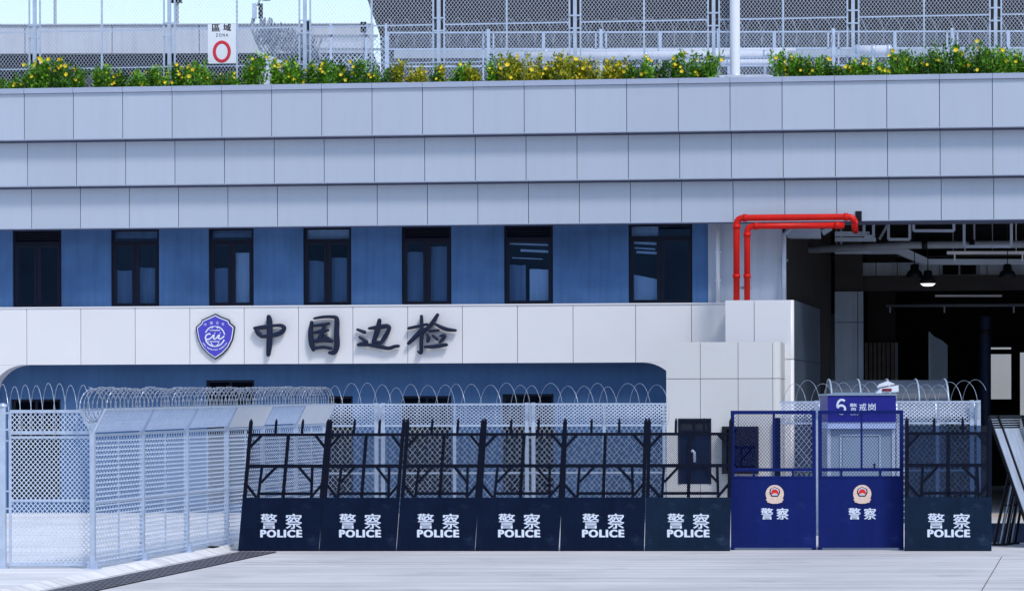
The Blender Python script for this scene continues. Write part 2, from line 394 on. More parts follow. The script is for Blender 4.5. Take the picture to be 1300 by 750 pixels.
# raised walk, its edge sloped down to the drain
wk = MB()
def walk_poly():
    a = D0 + dd*40 - sn*.12; b = e_far - sn*.15
    nose = [b + sn*0 , b - dd*.35 - sn*.12, b - dd*.5 - sn*.45]
    c = P0 + sd*6.6 + sn*.12
    e = P0 + sd*24 + sn*.12
    return [a] + nose + [c, e, Vector((-40, e.y, 0)), Vector((-40, a.y, 0))]
wpoly = walk_poly(); n = len(wpoly)
inner = []
cen = Vector((-12, 52, 0))
for i, p in enumerate(wpoly):
    q = p.copy()
    if i in (0, 1, 2, 3): q = p - sn*.20
    if i in (4, 5): q = p - sn*.05
    inner.append(q)
vs = [(p.x, p.y, 0.004) for p in wpoly] + [(p.x, p.y, WALK) for p in inner]
wk.add(vs, [tuple(range(n, 2*n))] + [(i, (i+1) % n, (i+1) % n+n, i+n) for i in range(n)])
structure('pavement', wk, M['walk'])
# drain channel with its steel grate
dr = Thing('drain_grate', 'long dark steel drain grate set in the yard along the kerb by the chain-link fence', 'drain', base=tuple(D0))
wdr = .62
dn = Vector((-dd.y, dd.x, 0)); dn = dn if dn.x > 0 else -dn
q = MB(); a = D0 - dd*.25; b = D0 + dd*16
q.quad4(a + dn*.0, a + dn*wdr, b + dn*wdr, b, .004, (0, 0, 1)); dr.part('channel', q, M['pit'])
q = MB(); L = (b-a).length; t = .05
while t < L:
    c = a + dd*t + Vector((0, 0, .012)); q.bar(c + dn*.01, c + dn*(wdr-.01), .14, .003, (0, 0, 1)); t += .42
for k in range(8): q.bar(a + dn*(.03+.08*k) + Vector((0, 0, .016)), b + dn*(.03+.08*k) + Vector((0, 0, .016)), .034, .004, (0, 0, 1))
dr.part('grate', q, M['grate'])
# joint lines / crack in the yard slab
for (ua, va, ub, vb, wd) in ((1272, 706, 1246, 750, .009),):
    q = MB(); A, B = gp(ua, va), gp(ub, vb); q.bar(A+Vector((0, 0, .004)), B+Vector((0, 0, .004)), wd, .002, (0, 0, 1))
    structure('ground_crack', q, M['pit'])

# ------------------------------------------------------------ the building
DT = (1.70, 1.45, 1.20)     # how far each fascia tier stands out
DBAND, DUP = .50, .25
XL, XR = F.x(-180), F.x(1640)
BX = F.x(500)
B = Thing('border_building', 'long two-storey border station with blue stucco walls and three tiers of grey fascia panels', 'building', F, (BX, 0, 0))
zt = [F.z(110, DT[0]), F.z(169, DT[0]), F.z(229, DT[1]), F.z(284, DT[2])]   # fascia levels
zcop = F.z(103, DT[0])
ends = [(31, 1260), (35, 1260.5), (40, 1261.5)]
for k in range(3):
    d = DT[k]; a = F.x(ends[k][0], d, 200); b = F.x(ends[k][1], d, 200); p = (b-a)/19
    top, bot = (zt[0] if k == 0 else zt[k] + .0), zt[k+1]
    q = MB()
    for i in range(-4, 26):
        x0 = a + i*p
        q.box(x0+.007, x0+p-.007, -d, -d+.05, bot, top)
    t = B.part('fascia_tier', q, M['fascia'])
    B.part('fascia_backing', box(a-4*p, a+26*p, -d+.051, .9, bot+.02, top-.003), M['joint'], t)
    if k < 3:   # bright turned lip along the lower edge
        B.part('drip_edge', box(a-4*p, a+26*p, -d-.012, -d+.04, bot-.016, bot-.002), M['coping'], t)
        B.part('painted_shadow_line', box(a-4*p, a+26*p, -(DT[k+1] if k < 2 else DT[2]-.05)-.010, -(DT[k+1] if k < 2 else DT[2]-.05)+.03, bot-(.055 if k < 2 else .04), bot-.018), M['joint'], t)  # dark strip painting the shade line under each tier
a = F.x(31, DT[0], 110); b = F.x(1260, DT[0], 110); p = (b-a)/19
q = MB()
for i in range(-4, 26): q.box(a+i*p+.004, a+(i+1)*p-.004, -DT[0]-.05, -DT[0]+.30, zt[0]+.005, zcop)
B.part('coping', q, M['coping'])
B.part('planter_soil', box(XL, XR, -DT[0]+.31, -.5, zcop-.5, zcop-.12), M['soil'])
B.part('roof_deck', box(XL, XR, -.49, 14, zcop-.5, zcop-.10), M['concrete_white'])
# windows of the upper floor
zb_top = F.z(387.5, DBAND); zb_bot = F.z(460.5, DBAND)
ztop = zt[3]+.25
wins = [(16, 78), (141, 202), (265, 322), (385, 446), (510, 573), (640, 702), (798, 879)]
wx = [(F.x(a, DUP, 340), F.x(b, DUP, 340)) for a, b in wins]
xs = [XL] + [c for ab in wx for c in ab] + [F.x(899, DUP, 340)]
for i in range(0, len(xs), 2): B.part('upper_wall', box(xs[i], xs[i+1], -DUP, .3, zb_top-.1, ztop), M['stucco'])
B.part('floor_slab', box(XL, F.x(1005, DUP), .31, 3.2, zb_top-.3, zb_top-.05), M['room'])
B.part('room_back', box(XL, F.x(1005, DUP), 3.2, 3.4, zb_top-.3, ztop), M['room'])
ztr = F.z(303, DUP)
zwb = zb_top + .004
def window(x0, x1, kind):
    y = -DUP + .06; q = MB(); fw = .055
    q.box(x0, x0+fw, y, y+.09, zwb, ztop-.002); q.box(x1-fw, x1, y, y+.09, zwb, ztop-.002)
    q.box(x0+fw, x1-fw, y, y+.09, zwb, zwb+fw); q.box(x0+fw, x1-fw, y+.002, y+.088, ztr-.03, ztr+.03)
    q.box(x0+fw, x1-fw, y, y+.09, zt[3]-.03, ztop-.002)
    o = B.part('window', q, M['frame_dark'])
    xm = (x0+x1)/2
    leaves = [(x0+fw, x1-fw)] if kind == 5 else [(x0+fw, xm-.03), (xm+.03, x1-fw)]
    if kind != 5: B.part('mullion', box(xm-.03, xm+.03, y+.001, y+.089, zwb+fw, ztr-.03), M['frame_dark'], o)
    for a, b in leaves:
        s = MB(); k = .05
        s.box(a, a+k, y-.012, y+.05, zwb+fw, ztr-.03); s.box(b-k, b, y-.012, y+.05, zwb+fw, ztr-.03)
        s.box(a+k, b-k, y-.012, y+.05, zwb+fw, zwb+fw+k); s.box(a+k, b-k, y-.012, y+.05, ztr-.03-k, ztr-.03)
        B.part('sash', s, M['frame_dark'], o)
        g = MB().box(a+k, b-k, y+.02, y+.028, zwb+fw+k, ztr-.03-k)
        B.part('pane', g, M['glass'], o)
    tz0, tz1 = ztr+.03, zt[3]-.03
    if kind in (0, 4, 5):
        s = MB(); n_ = 6
        for i in range(n_):
            zz = tz0 + (tz1-tz0)*(i+.5)/n_; s.bar((x0+fw, y+.04, zz), (x1-fw, y+.04, zz), .05, .012, (0, -.6, 1))
        B.part('louvre', s, M['frame_dark'], o)
    else: B.part('pane', box(x0+fw, x1-fw, y+.02, y+.028, tz0, tz1), M['glass'], o)
    # curtains; pale strips stand in for sky and canopy reflections in the glass
    yc = y+.13
    def curtain(a, b, z1, m, wav=.03, sag=.0):
        poly = []; N = 14
        for i in range(N+1):
            f = i/N; poly.append((a+(b-a)*f, z1 + math.sin(f*9+kind)*wav*.25 - sag*f - .02*f*(kind % 2)))
        poly = [(a, zwb)] + poly + [(b, zwb)]
        B.part('curtain', MB().prism(poly, yc, yc+.02), m, o)
    H = ztr-zwb
    if kind in (1, 2, 3, 6): B.part('reflection_strip', box(x0+fw, x0+fw+(x1-x0-2*fw)*(.45 if kind == 6 else 1), yc, yc+.01, ztr+.03+(.06 if kind < 3 else .01), zt[3]), M['pale_curtain_reflection' if kind in (3, 6) else 'curtain'], o)
    if kind == 1: curtain(x0+.02, xm, zwb+H*.58, M['curtain']); curtain(xm, x1-.02, zwb+H*.62, M['curtain'], .02)
    if kind == 2: curtain(x0+.02, xm, zwb+H*.60, M['curtain'], .02); curtain(xm, x1-.02, zwb+H*.83, M['pale_curtain_reflection'], .01)
    if kind == 3: curtain(x0+.02, xm, zwb+H*.72, M['curtain'], .02, .05); curtain(xm+.02, x1-.02, zwb+H*.75, M['curtain'], .01)
    if kind == 4: curtain(x0+.02, xm, zwb+H*.82, M['curtain'], .03); curtain(xm+.05, x1-.02, zwb+H*.90, M['curtain'], .01)
    if kind == 5: curtain(x0+.5*(x1-x0), x1-.02, zwb+H*.55, M['pale_curtain_reflection'], .01); curtain(x0+.02, x0+.42*(x1-x0), zwb+H*.62, M['curtain'], .03)
    if kind == 5:
        for z_, hh, a_, b_ in ((.93, .035, .05, .95), (.83, .05, .3, .97), (.72, .02, .1, .8)): B.part('reflection_strip', MB().bar((x0+fw+(x1-x0-2*fw)*a_, yc-.03, zwb+H*z_), (x0+fw+(x1-x0-2*fw)*b_, yc-.03, zwb+H*(z_-.025)), hh, .01, (0, 1, 0)), M['pale_curtain_reflection'], o)
    if kind == 6:
        for z_, hh, a_, b_ in ((.93, .05, .03, .42), (.85, .03, .05, .40), (.79, .05, .08, .43)): B.part('reflection_strip', MB().bar((x0+fw+(x1-x0-2*fw)*a_, yc-.03, zwb+H*z_), (x0+fw+(x1-x0-2*fw)*b_, yc-.03, zwb+H*(z_-.02)), hh, .01, (0, 1, 0)), M['pale_curtain_reflection'], o)
    if kind == 6: curtain(x0+.05, xm-.05, zwb+H*.46, M['pale_curtain_reflection'], .0, .12)
for k, (a, b) in enumerate(wx): window(a, b, k)
# white cladding band over the portal, with rounded inner corners
jn = [-175, -106, -36, 34, 102.6, 171.6, 241, 310, 379, 448, 517.6, 587, 657, 727.5, 807, 878, 930]
jx = [F.x(u, DBAND, 420) for u in jn]
q = MB()
for a, b in zip(jx, jx[1:]): q.box(a+.006, b-.006, -DBAND, -DBAND+.06, zb_bot, zb_top)
B.part('cladding_band', q, M['cladding'])
B.part('band_backing', box(jx[0], jx[-1], -DBAND+.061, -.002, zb_bot+.004, zb_top-.004), M['joint'])
q = MB().box(jx[0], jx[-1], -DBAND-.02, -DBAND+.10, zb_top+.001, zb_top+.03); B.part('band_flashing', q, M['cladding'])
rr = .76
def fillet(xc, sgn):
    pts = [(xc, zb_bot-.003)]
    for i in range(13):
        th = math.pi/2*i/12; pts.append((xc + sgn*rr*(1-math.sin(th)) , zb_bot-.003 - rr*(1-math.cos(th))))
    # profile between the square corner and the arc
    return pts
xl = F.x(-12, DBAND, 480); xr = F.x(862, DBAND, 480)
for xc, sg in ((xl, 1), (xr, -1)):
    arc = [(xc + sg*rr*(1-math.cos(math.pi/2*i/14)), zb_bot-.003 - rr*(1-math.sin(math.pi/2*i/14))) for i in range(15)]
    poly = [(xc, zb_bot-.003)] + arc
    B.part('corner_cladding', MB().prism(poly, -DBAND, -.003), M['cladding'])
B.part('jamb_cladding', box(jx[0], xl-.003, -DBAND, -.003, WALK, zb_bot-.003), M['cladding'])
B.part('jamb_cladding', box(xr+.003, F.x(921, DBAND), -DBAND, -.003, 0, zb_bot-.003), M['cladding'])
# lower wall with its windows
lw = [(14, 77, 505, 634), (262, 323, 481, 640), (417, 448, 502, 628), (510, 573, 502, 628), (638, 703, 500, 626)]
holes = []
for a, b, v0, v1 in lw: holes.append((F.x(a, 0, 560), F.x(b, 0, 560), F.z(v1, 0), F.z(v0, 0)))
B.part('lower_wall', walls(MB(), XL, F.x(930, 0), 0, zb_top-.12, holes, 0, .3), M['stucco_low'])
for x0, x1, z0, z1 in holes:
    q = MB(); fw = .05
    q.box(x0, x0+fw, .06, .14, z0, z1); q.box(x1-fw, x1, .06, .14, z0, z1); q.box(x0+fw, x1-fw, .06, .14, z0, z0+fw); q.box(x0+fw, x1-fw, .06, .14, z1-fw, z1)
    q.box((x0+x1)/2-.025, (x0+x1)/2+.025, .062, .138, z0+fw, z1-fw)
    o = B.part('lower_window', q, M['frame_dark'])
    B.part('pane', box(x0+fw, x1-fw, .10, .11, z0+fw, z1-fw), M['glass_dark'], o)
    B.part('window_room', box(x0-.2, x1+.2, 1.0, 1.1, z0-.2, z1+.2), M['room'], o)
# grey wall bay behind the fire pipes
B.part('grey_bay', box(F.x(899, DUP, 340)+.003, F.x(992, DUP, 330), -DUP-.03, .3, zb_top-.12, ztop), M['grey_wall'])
# annex box under the red pipes: front, splayed side
DA = 2.0
za1 = F.z(381, DA, 965); xa0 = F.x(921, DA, 420); xa1 = F.x(1008, DA, 420); xm = F.x(957.5, DA, 420); zj = F.z(456, DA, 1000)
q = MB()
for a, b in ((xa0, xm-.006), (xm+.006, xa1-.07)):
    q.box(a, b, -DA, -DA+.06, zj+.007, za1); q.box(a, b, -DA, -DA+.06, 0, zj-.007)
q.prism([], 0, 0) if False else None
B.part('annex_cladding', q, M['cladding'])
q = MB()
for z0, z1 in ((0, zj-.007), (zj+.007, za1)):
    pr = [(xa1-.069 + .069*math.sin(math.pi/2*i/6), -DA + .069 - .069*math.cos(math.pi/2*i/6)) for i in range(7)]
    n = len(pr); vs = [(x, y, z0) for x, y in pr] + [(x, y, z1) for x, y in pr] + [(xa1-.069, -DA+.069, z1)]
    q.add(vs, [(i, i+1, i+1+n, i+n) for i in range(n-1)] + [tuple(n+i for i in range(n)) + (2*n,)], True)
B.part('annex_corner', q, M['cladding'])
# splayed side wall: local plan from the front corner to a back corner
c, r = F.ray(1063.5, 400.5); tt = (za1 - c.z)/r.z; pb = c + r*tt     # same height, farther back
ax, ay = xa1, -DA+.07
q = MB()
def side(u0, u1, z0, z1):
    A = (ax+(pb.x-ax)*u0, ay+(pb.y-ay)*u0); Bq = (ax+(pb.x-ax)*u1, ay+(pb.y-ay)*u1)
    q.quad4((A[0], A[1], z0), (Bq[0], Bq[1], z0), (Bq[0], Bq[1], z1), (A[0], A[1], z1), .06, (-1, .2, 0))
for u0, u1 in ((.002, .498), (.502, .985)):
    side(u0, u1, 0, zj-.006); side(u0, u1, zj+.006, za1)
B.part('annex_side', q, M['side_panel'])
B.part('annex_core', MB().add([(xa0+.02, -DA+.07, 0), (ax-.10, -DA+.09, 0), (pb.x-.12, pb.y, 0), (xa0+.02, pb.y, 0),
      (xa0+.02, -DA+.07, za1-.01), (ax-.10, -DA+.09, za1-.01), (pb.x-.12, pb.y, za1-.01), (xa0+.02, pb.y, za1-.01)],
      [(0, 3, 2, 1), (4, 5, 6, 7), (0, 1, 5, 4), (1, 2, 6, 5), (2, 3, 7, 6), (3, 0, 4, 7)]) or None, M['joint']) if False else None
q = MB(); q.add([(xa0+.02, -DA+.07, 0), (ax-.10, -DA+.09, 0), (pb.x-.12, pb.y, 0), (xa0+.02, pb.y, 0),
      (xa0+.02, -DA+.07, za1-.01), (ax-.10, -DA+.09, za1-.01), (pb.x-.12, pb.y, za1-.01), (xa0+.02, pb.y, za1-.01)],
      [(0, 3, 2, 1), (4, 5, 6, 7), (0, 1, 5, 4), (1, 2, 6, 5), (2, 3, 7, 6), (3, 0, 4, 7)])
B.part('annex_core', q, M['cladding'])
B.part('edge_trim', MB().bar((pb.x+.02, pb.y-.03, 0), (pb.x+.02, pb.y-.03, za1+.01), .06), M['galv'])
# garage hall
xg0 = F.x(995, DUP, 330); GD = 27.0
xg1 = XR
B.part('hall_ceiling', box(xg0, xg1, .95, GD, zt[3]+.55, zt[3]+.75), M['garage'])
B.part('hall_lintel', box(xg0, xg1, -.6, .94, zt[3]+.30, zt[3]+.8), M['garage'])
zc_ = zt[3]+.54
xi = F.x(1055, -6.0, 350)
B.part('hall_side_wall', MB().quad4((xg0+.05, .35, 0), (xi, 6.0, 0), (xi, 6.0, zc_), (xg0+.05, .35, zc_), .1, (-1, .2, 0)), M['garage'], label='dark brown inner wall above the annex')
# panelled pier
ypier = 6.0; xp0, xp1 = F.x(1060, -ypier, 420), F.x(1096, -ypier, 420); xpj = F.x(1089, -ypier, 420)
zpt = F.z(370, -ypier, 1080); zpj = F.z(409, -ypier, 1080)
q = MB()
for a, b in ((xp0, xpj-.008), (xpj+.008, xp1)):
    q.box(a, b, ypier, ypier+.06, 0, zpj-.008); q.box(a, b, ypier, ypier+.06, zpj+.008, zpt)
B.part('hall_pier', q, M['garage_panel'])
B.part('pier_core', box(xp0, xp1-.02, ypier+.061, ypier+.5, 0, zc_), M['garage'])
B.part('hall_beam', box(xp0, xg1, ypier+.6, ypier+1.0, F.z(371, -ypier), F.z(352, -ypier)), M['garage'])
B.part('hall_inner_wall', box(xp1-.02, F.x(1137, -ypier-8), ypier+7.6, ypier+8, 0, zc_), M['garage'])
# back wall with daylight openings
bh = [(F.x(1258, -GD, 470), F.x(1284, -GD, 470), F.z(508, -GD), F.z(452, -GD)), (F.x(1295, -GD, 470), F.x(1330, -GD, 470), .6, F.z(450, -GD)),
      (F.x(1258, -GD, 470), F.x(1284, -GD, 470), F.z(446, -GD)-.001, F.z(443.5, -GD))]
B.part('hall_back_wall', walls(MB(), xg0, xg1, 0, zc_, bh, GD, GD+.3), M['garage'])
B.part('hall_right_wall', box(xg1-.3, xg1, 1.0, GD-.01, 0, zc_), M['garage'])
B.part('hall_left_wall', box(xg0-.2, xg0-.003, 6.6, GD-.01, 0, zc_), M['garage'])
structure('hall_floor', MB().quad4(F.w((xg0+1.5, .2, 0)), F.w((xg1-.3, .2, 0)), F.w((xg1-.3, GD, 0)), F.w((xg0+1.5, GD, 0)), .006, (0, 0, 1)), M['ground'])
fw0, fw1 = F.x(1225, -40, 470), F.x(1345, -40, 470)
T = Thing('boundary_wall', 'grey wall outside, seen through the bright doorways at the back of the hall', 'wall', F, ((fw0+fw1)/2, 40, 0))
T.part('wall', box(fw0, fw1, 40, 40.3, 0, 6.4), M['far']); T.part('coping', box(fw0-.05, fw1+.05, 39.95, 40.35, 6.402, 6.5), M['galv'])
# panelled transom inside, with its dark vent window
yt = 7.5
ta = [F.x(u, -yt, 340) for u in (1060, 1086, 1112, 1139, 1166, 1193, 1243, 1253, 1278, 1305, 1340)]
zt0, zt1 = F.z(352, -yt, 1180), F.z(333, -yt, 1180)
for i, (a, b) in enumerate(zip(ta, ta[1:])):
    if i != 5: B.part('transom_panel', box(a+.01, b-.01, yt, yt+.05, zt0, zt1), M['transom'])
q = MB(); a, b = ta[5], ta[6]
for x0_, x1_, z0_, z1_ in ((a, a+.07, zt0, zt1), (b-.07, b, zt0, zt1), (a+.07, b-.07, zt0, zt0+.06), (a+.07, b-.07, zt1-.06, zt1), ((a+b)/2-.02, (a+b)/2+.02, zt0+.06, zt1-.06)):
    q.box(x0_, x1_, yt-.02, yt+.05, z0_, z1_)
B.part('transom_window', q, M['duct'])

# services under the hall ceiling
def hp(u, v, y): return Vector((*(lambda p: (p[0], y, p[1]))(F.px(u, v, -y)),))
def tubeF(pts, r, n=10): return MB().tube(pts, r, n)
q = tubeF([hp(1025, 317, 3.0), hp(1160, 311, 3.0), hp(1420, 309, 3.0)], .085)
t = Thing('service_pipe', 'thick dark grey pipe running under the hall ceiling behind the red pipes', 'pipe', F, tuple(hp(1025, 317, 3.0)))
t.part('run', q, M['grey_pipe']); 
for u in (1068, 1237, 1284):
    t.part('hanger', MB().bar(hp(u, 310, 3.0), Vector((hp(u, 310, 3.0).x, 3.0, zc_)), .04), M['grey_pipe'])
for u in (1174, 1234):
    p_ = hp(u, 310.5, 3.0); t.part('coupling', MB().tube([p_-Vector((.06, 0, 0)), p_+Vector((.06, 0, 0))], .11, 12), M['black'])
dpts = [hp(1060, 319, 4.5), hp(1139, 319, 4.5), hp(1172, 332.5, 4.5), hp(1420, 333, 4.5)]
t = Thing('air_duct', 'pale zinc duct stepping down under the hall ceiling behind the pendant lamps', 'duct', F, tuple(dpts[0]))
q = MB()
for a, b in zip(dpts, dpts[1:]): q.bar(a, b, .12, .35)
q.quad4(hp(1139, 316, 4.32), hp(1150, 315, 4.32), hp(1184, 331, 4.32), hp(1168, 331, 4.32), .3, (0, 1, 0))
t.part('duct_run', q, M['duct'])
for u in (1062, 1110, 1210, 1260):
    p_ = hp(u, 318, 4.5); t.part('hanger', MB().bar(p_, Vector((p_.x, 4.5, zc_)), .02), M['grey_pipe'])
t = Thing('light_rail', 'thin white lighting rail hung right of the pendant lamps', 'rail', F, tuple(hp(1202, 321, 4.0)))
t.part('rail', MB().bar(hp(1202, 321, 4.0), hp(1420, 321, 4.0), .07), M['white'])
for u in (1212, 1298): t.part('hanger', MB().bar(hp(u, 322, 4.0), hp(u, 331, 4.0), .035), M['white'])
for u in (1225, 1290): t.part('hanger', MB().bar(hp(u, 320, 4.0), Vector((hp(u, 320, 4.0).x, 4.0, zc_)), .02), M['white'])
def hang_frame(u0, u1, v0, v1, y, lab):
    t = Thing('hanging_bracket', lab, 'bracket', F, tuple(hp(u0, v1, y))); q = MB()
    q.bar(hp(u0, v0, y), hp(u0, v1, y), .06); q.bar(hp(u1, v0, y), hp(u1, v1, y), .06); q.bar(hp(u0, v1, y), hp(u1, v1, y), .06)
    t.part('strap', q, M['duct'])
hang_frame(1160, 1211, 274, 293, 1.2, 'grey steel hanging bracket, the widest under the hall ceiling')
hang_frame(1224, 1284, 270, 313, 1.6, 'tall steel hanging bracket right of the widest bracket under the ceiling')
hang_frame(1097, 1109, 272, 300, 1.4, 'small steel hanging bracket close to the end of the red pipes')
hang_frame(1128, 1155, 274, 304, 2.2, 'narrow steel hanging bracket between the smallest and the widest bracket')
t = Thing('cable_tray', 'dark cable trays under the ceiling just below the red pipe ends', 'cable tray', F, tuple(hp(1060, 297, 1.6))); t.part('tray', MB().bar(hp(1060, 297, 1.6), hp(1104, 297, 1.6), .10), M['duct']); t.part('tray', MB().bar(hp(1060, 304, 2.0), hp(1112, 304, 2.0), .09), M['duct']); t.part('strut', MB().bar(hp(1117, 303, 2.0), hp(1128, 283, 1.2), .05), M['grey_pipe'])
q = MB(); q.bar(hp(1000, 296, .6), hp(1042, 296, .6), .22, .5); q.quad4(hp(1042, 292, .5), hp(1056, 288, .5), hp(1056, 291, .5), hp(1045, 298, .5), .4, (0, 1, 0))
t = Thing('wall_duct', 'short grey duct box between the grey downpipe and the red pipes', 'duct', F, tuple(hp(1000, 296, .6))); t.part('duct_run', q, M['duct'])
def pendant(u, v, y, lit, lab):
    p_ = hp(u, v, y); s = .20
    t = Thing('pendant_lamp', lab, 'lamp', F, tuple(p_), group='pendant lamps in the hall')
    t.part('shade', MB().lathe([(.04, .30), (.09, .28), (.10, .17), (.15, .13), (s, .02), (s-.02, .0)], tuple(p_), 24), M['black'])
    t.part('reflector', MB().lathe([(0, -.06), (s*.55, -.05), (s-.03, .002)] if lit else [(0, .03), (s*.6, .025), (s-.03, .012)], tuple(p_), 24), M['lamp'] if lit else M['grey_pipe'])
    t.part('cord', MB().bar(p_+Vector((0, 0, .30)), Vector((p_.x, y, zc_)), .02), M['black'])
pendant(1161, 352, 3.6, False, 'black pendant lamp, unlit, left of the lit one')
pendant(1178, 360, 3.4, True, 'black pendant lamp with its white disc lit')
pendant(1279, 352, 3.6, False, 'black pendant lamp, unlit, below the white rail at the far right')
q = MB().bar(hp(1187, 375.5, 9), hp(1272, 375.5, 9), .05)  # white bar stands in for light-tube reflections
t = Thing('tube_reflection', 'long thin white strip drawn as light-tube reflections deep in the dark hall below the pendant lamps', 'light', F, tuple(hp(1187, 375, 9)))
t.part('tube', q, M['white'])
q = MB().tube([hp(1125, 388, 12), hp(1320, 387, 12)], .04, 8)
t = Thing('sprinkler_pipe', 'thin grey sprinkler pipe deep in the hall below the white strip', 'pipe', F, tuple(hp(1125, 388, 12))); t.part('run', q, M['grey_pipe'])
for u in (1130, 1199, 1287): t.part('drop', MB().bar(hp(u, 388, 12), hp(u, 397, 12), .035), M['galv'])
# column, screen, shutter
yc = 8.0; xc_ = F.x(1250.5, -yc)
t = Thing('round_column', 'slim round dark column standing in the hall left of the bright doorway', 'column', F, (xc_, yc, 0))
t.part('shaft', MB().lathe([(.14, 0), (.14, F.z(405, -yc))], (xc_, yc, 0), 20), M['navy_mesh'])
t.part('collar', MB().lathe([(.16, F.z(428, -yc)), (.165, F.z(424, -yc)), (.14, F.z(421, -yc))], (xc_, yc, 0), 20), M['black'])
ys = 14.0
poly = [F.px(1180, 500, -ys), F.px(1180, 421, -ys), F.px(1186, 427, -ys), F.px(1196, 432, -ys), F.px(1203, 438, -ys), F.px(1203, 500, -ys)]
poly = [(poly[0][0], 0)] + poly[1:5] + [(poly[5][0], 0)]
t = Thing('partition_screen', 'blue-grey upright partition screen in the dark hall above the curved roof', 'partition', F, (poly[0][0], ys, 0))
t.part('screen', MB().prism(poly, ys, ys+.1), M['screen'])
t.part('edge_strip', MB().bar((poly[0][0], ys-.01, 0), (poly[0][0], ys-.01, poly[1][1]), .04), M['galv'])
yq = 13.4; x0, x1 = F.x(1098, -yq), F.x(1135, -yq); zz = F.z(437, -yq)
t = Thing('roller_shutter', 'brown ribbed shutter in the dark hall beside the panelled pier', 'shutter', F, (x0, yq, 0))
q = MB(); i = x0
while i < x1: q.box(i, i+.075, yq, yq+.04, 0, zz); i += .11
t.part('curtain', q, M['slat'])
t.part('guide', box(x1+.02, x1+.10, yq-.02, yq+.06, 0, zz), M['grey_pipe'])

# ------------------------------------------------------------ pipes on the facade
DP = 1.52
def pipe(name, label, pts, r, m, couplings=(), clamp=None, grp=None):
    t = Thing(name, label, 'pipe', F, tuple(pts[0]), grp)
    # round the corners
    P = [Vector(pts[0])]
    for a, b, c in zip(pts, pts[1:], pts[2:]):
        a, b, c = Vector(a), Vector(b), Vector(c); k = r*2.2
        p = b+(a-b).normalized()*k; q_ = b+(c-b).normalized()*k
        for i in range(7):
            f = i/6; P.append(p*(1-f)**2+b*2*f*(1-f)+q_*f*f)
    P.append(Vector(pts[-1]))
    t.part('run', MB().tube(P, r, 14), m)
    for a, b in couplings: t.part('coupling', MB().tube([a, b], r*1.22, 14), m)
    return t
def fp(u, v, d): x, z = F.px(u, v, d); return Vector((x, -d, z))
A = fp(935, 381, DP); Bp = fp(935, 276.8, DP); C = fp(1085, 276.8, DP); D = C + Vector((0, 0, -.30)); E_ = D + Vector((-.02, .8, 0))
A.z = za1 - .02
Cp = Vector((C.x, C.y, Bp.z)); D = Cp + Vector((0, 0, -.24)); E_ = D + Vector((0, .9, 0))
ex = Vector((1, 0, 0)); ez = Vector((0, 0, 1))
pipe('fire_pipe', 'outer red fire pipe rising from the white annex and ending in a down-turned elbow', [A, Bp, Cp, D, E_], .068, M['red'],
     [(Bp+ex*.14, Bp+ex*.22), (Bp-ez*.22, Bp-ez*.14), (Cp-ex*.22, Cp-ex*.14), (A+ez*.5, A+ez*.58)])
A2 = fp(948.5, 381, DP-.02); B2 = fp(948.5, 287.2, DP-.02); C2 = fp(1072, 287.2, DP-.02); A2.z = za1-.02; C2.z = B2.z
t = pipe('fire_pipe', 'inner red fire pipe rising from the white annex with a straight open end', [A2, B2, C2], .064, M['red'],
     [(B2+ex*.14, B2+ex*.22), (B2-ez*.22, B2-ez*.14), (C2-ex*.2, C2-ex*.10), (A2+ez*.5, A2+ez*.58)])
pa = (A+A2)/2 + ez*.30; t.part('clamp', box(pa.x-.12, pa.x+.22, -DP+.07, -DP+.12, pa.z-.03, pa.z+.03), M['grey_pipe'])
cu0, cu1 = fp(1086, 280, DT[2]+.03), fp(1094, 280, DT[2]+.03)
B.part('pipe_cutout', box(cu0.x, cu1.x, -DT[2]-.03, -DT[2]-.002, zt[3]-.02, zt[3]+.19), M['black'])
pw = fp(911.5, 381, .42); pt = fp(911.5, 284, .42)
t = Thing('downpipe', 'thin white downpipe on the blue wall left of the red pipes', 'pipe', F, tuple(pw))
t.part('run', MB().tube([Vector((pw.x, -.42, zb_top+.03)), Vector((pw.x, -.42, zt[3]+.05))], .045, 12), M['white'])
for k in (.3, .65): zz = zb_top+(zt[3]-zb_top)*k; t.part('bracket', box(pw.x-.06, pw.x+.06, -.42, -DUP-.032, zz-.015, zz+.015), M['white'])
pw = fp(995.5, 381, .5)
t = Thing('downpipe', 'grey metal downpipe at the dark corner right of the red pipes', 'pipe', F, tuple(pw))
t.part('run', MB().tube([Vector((pw.x, -.5, za1-.3)), Vector((pw.x, -.5, zt[3]-.25)), Vector((pw.x+.12, -.4, zt[3]-.12)), Vector((pw.x+.35, -.1, zt[3]+.05))], .05, 12), M['galv'])
t.part('bracket', box(pw.x-.07, pw.x+.07, -.44, -DUP+.2, zt[3]-.8, zt[3]-.76), M['grey_pipe'])
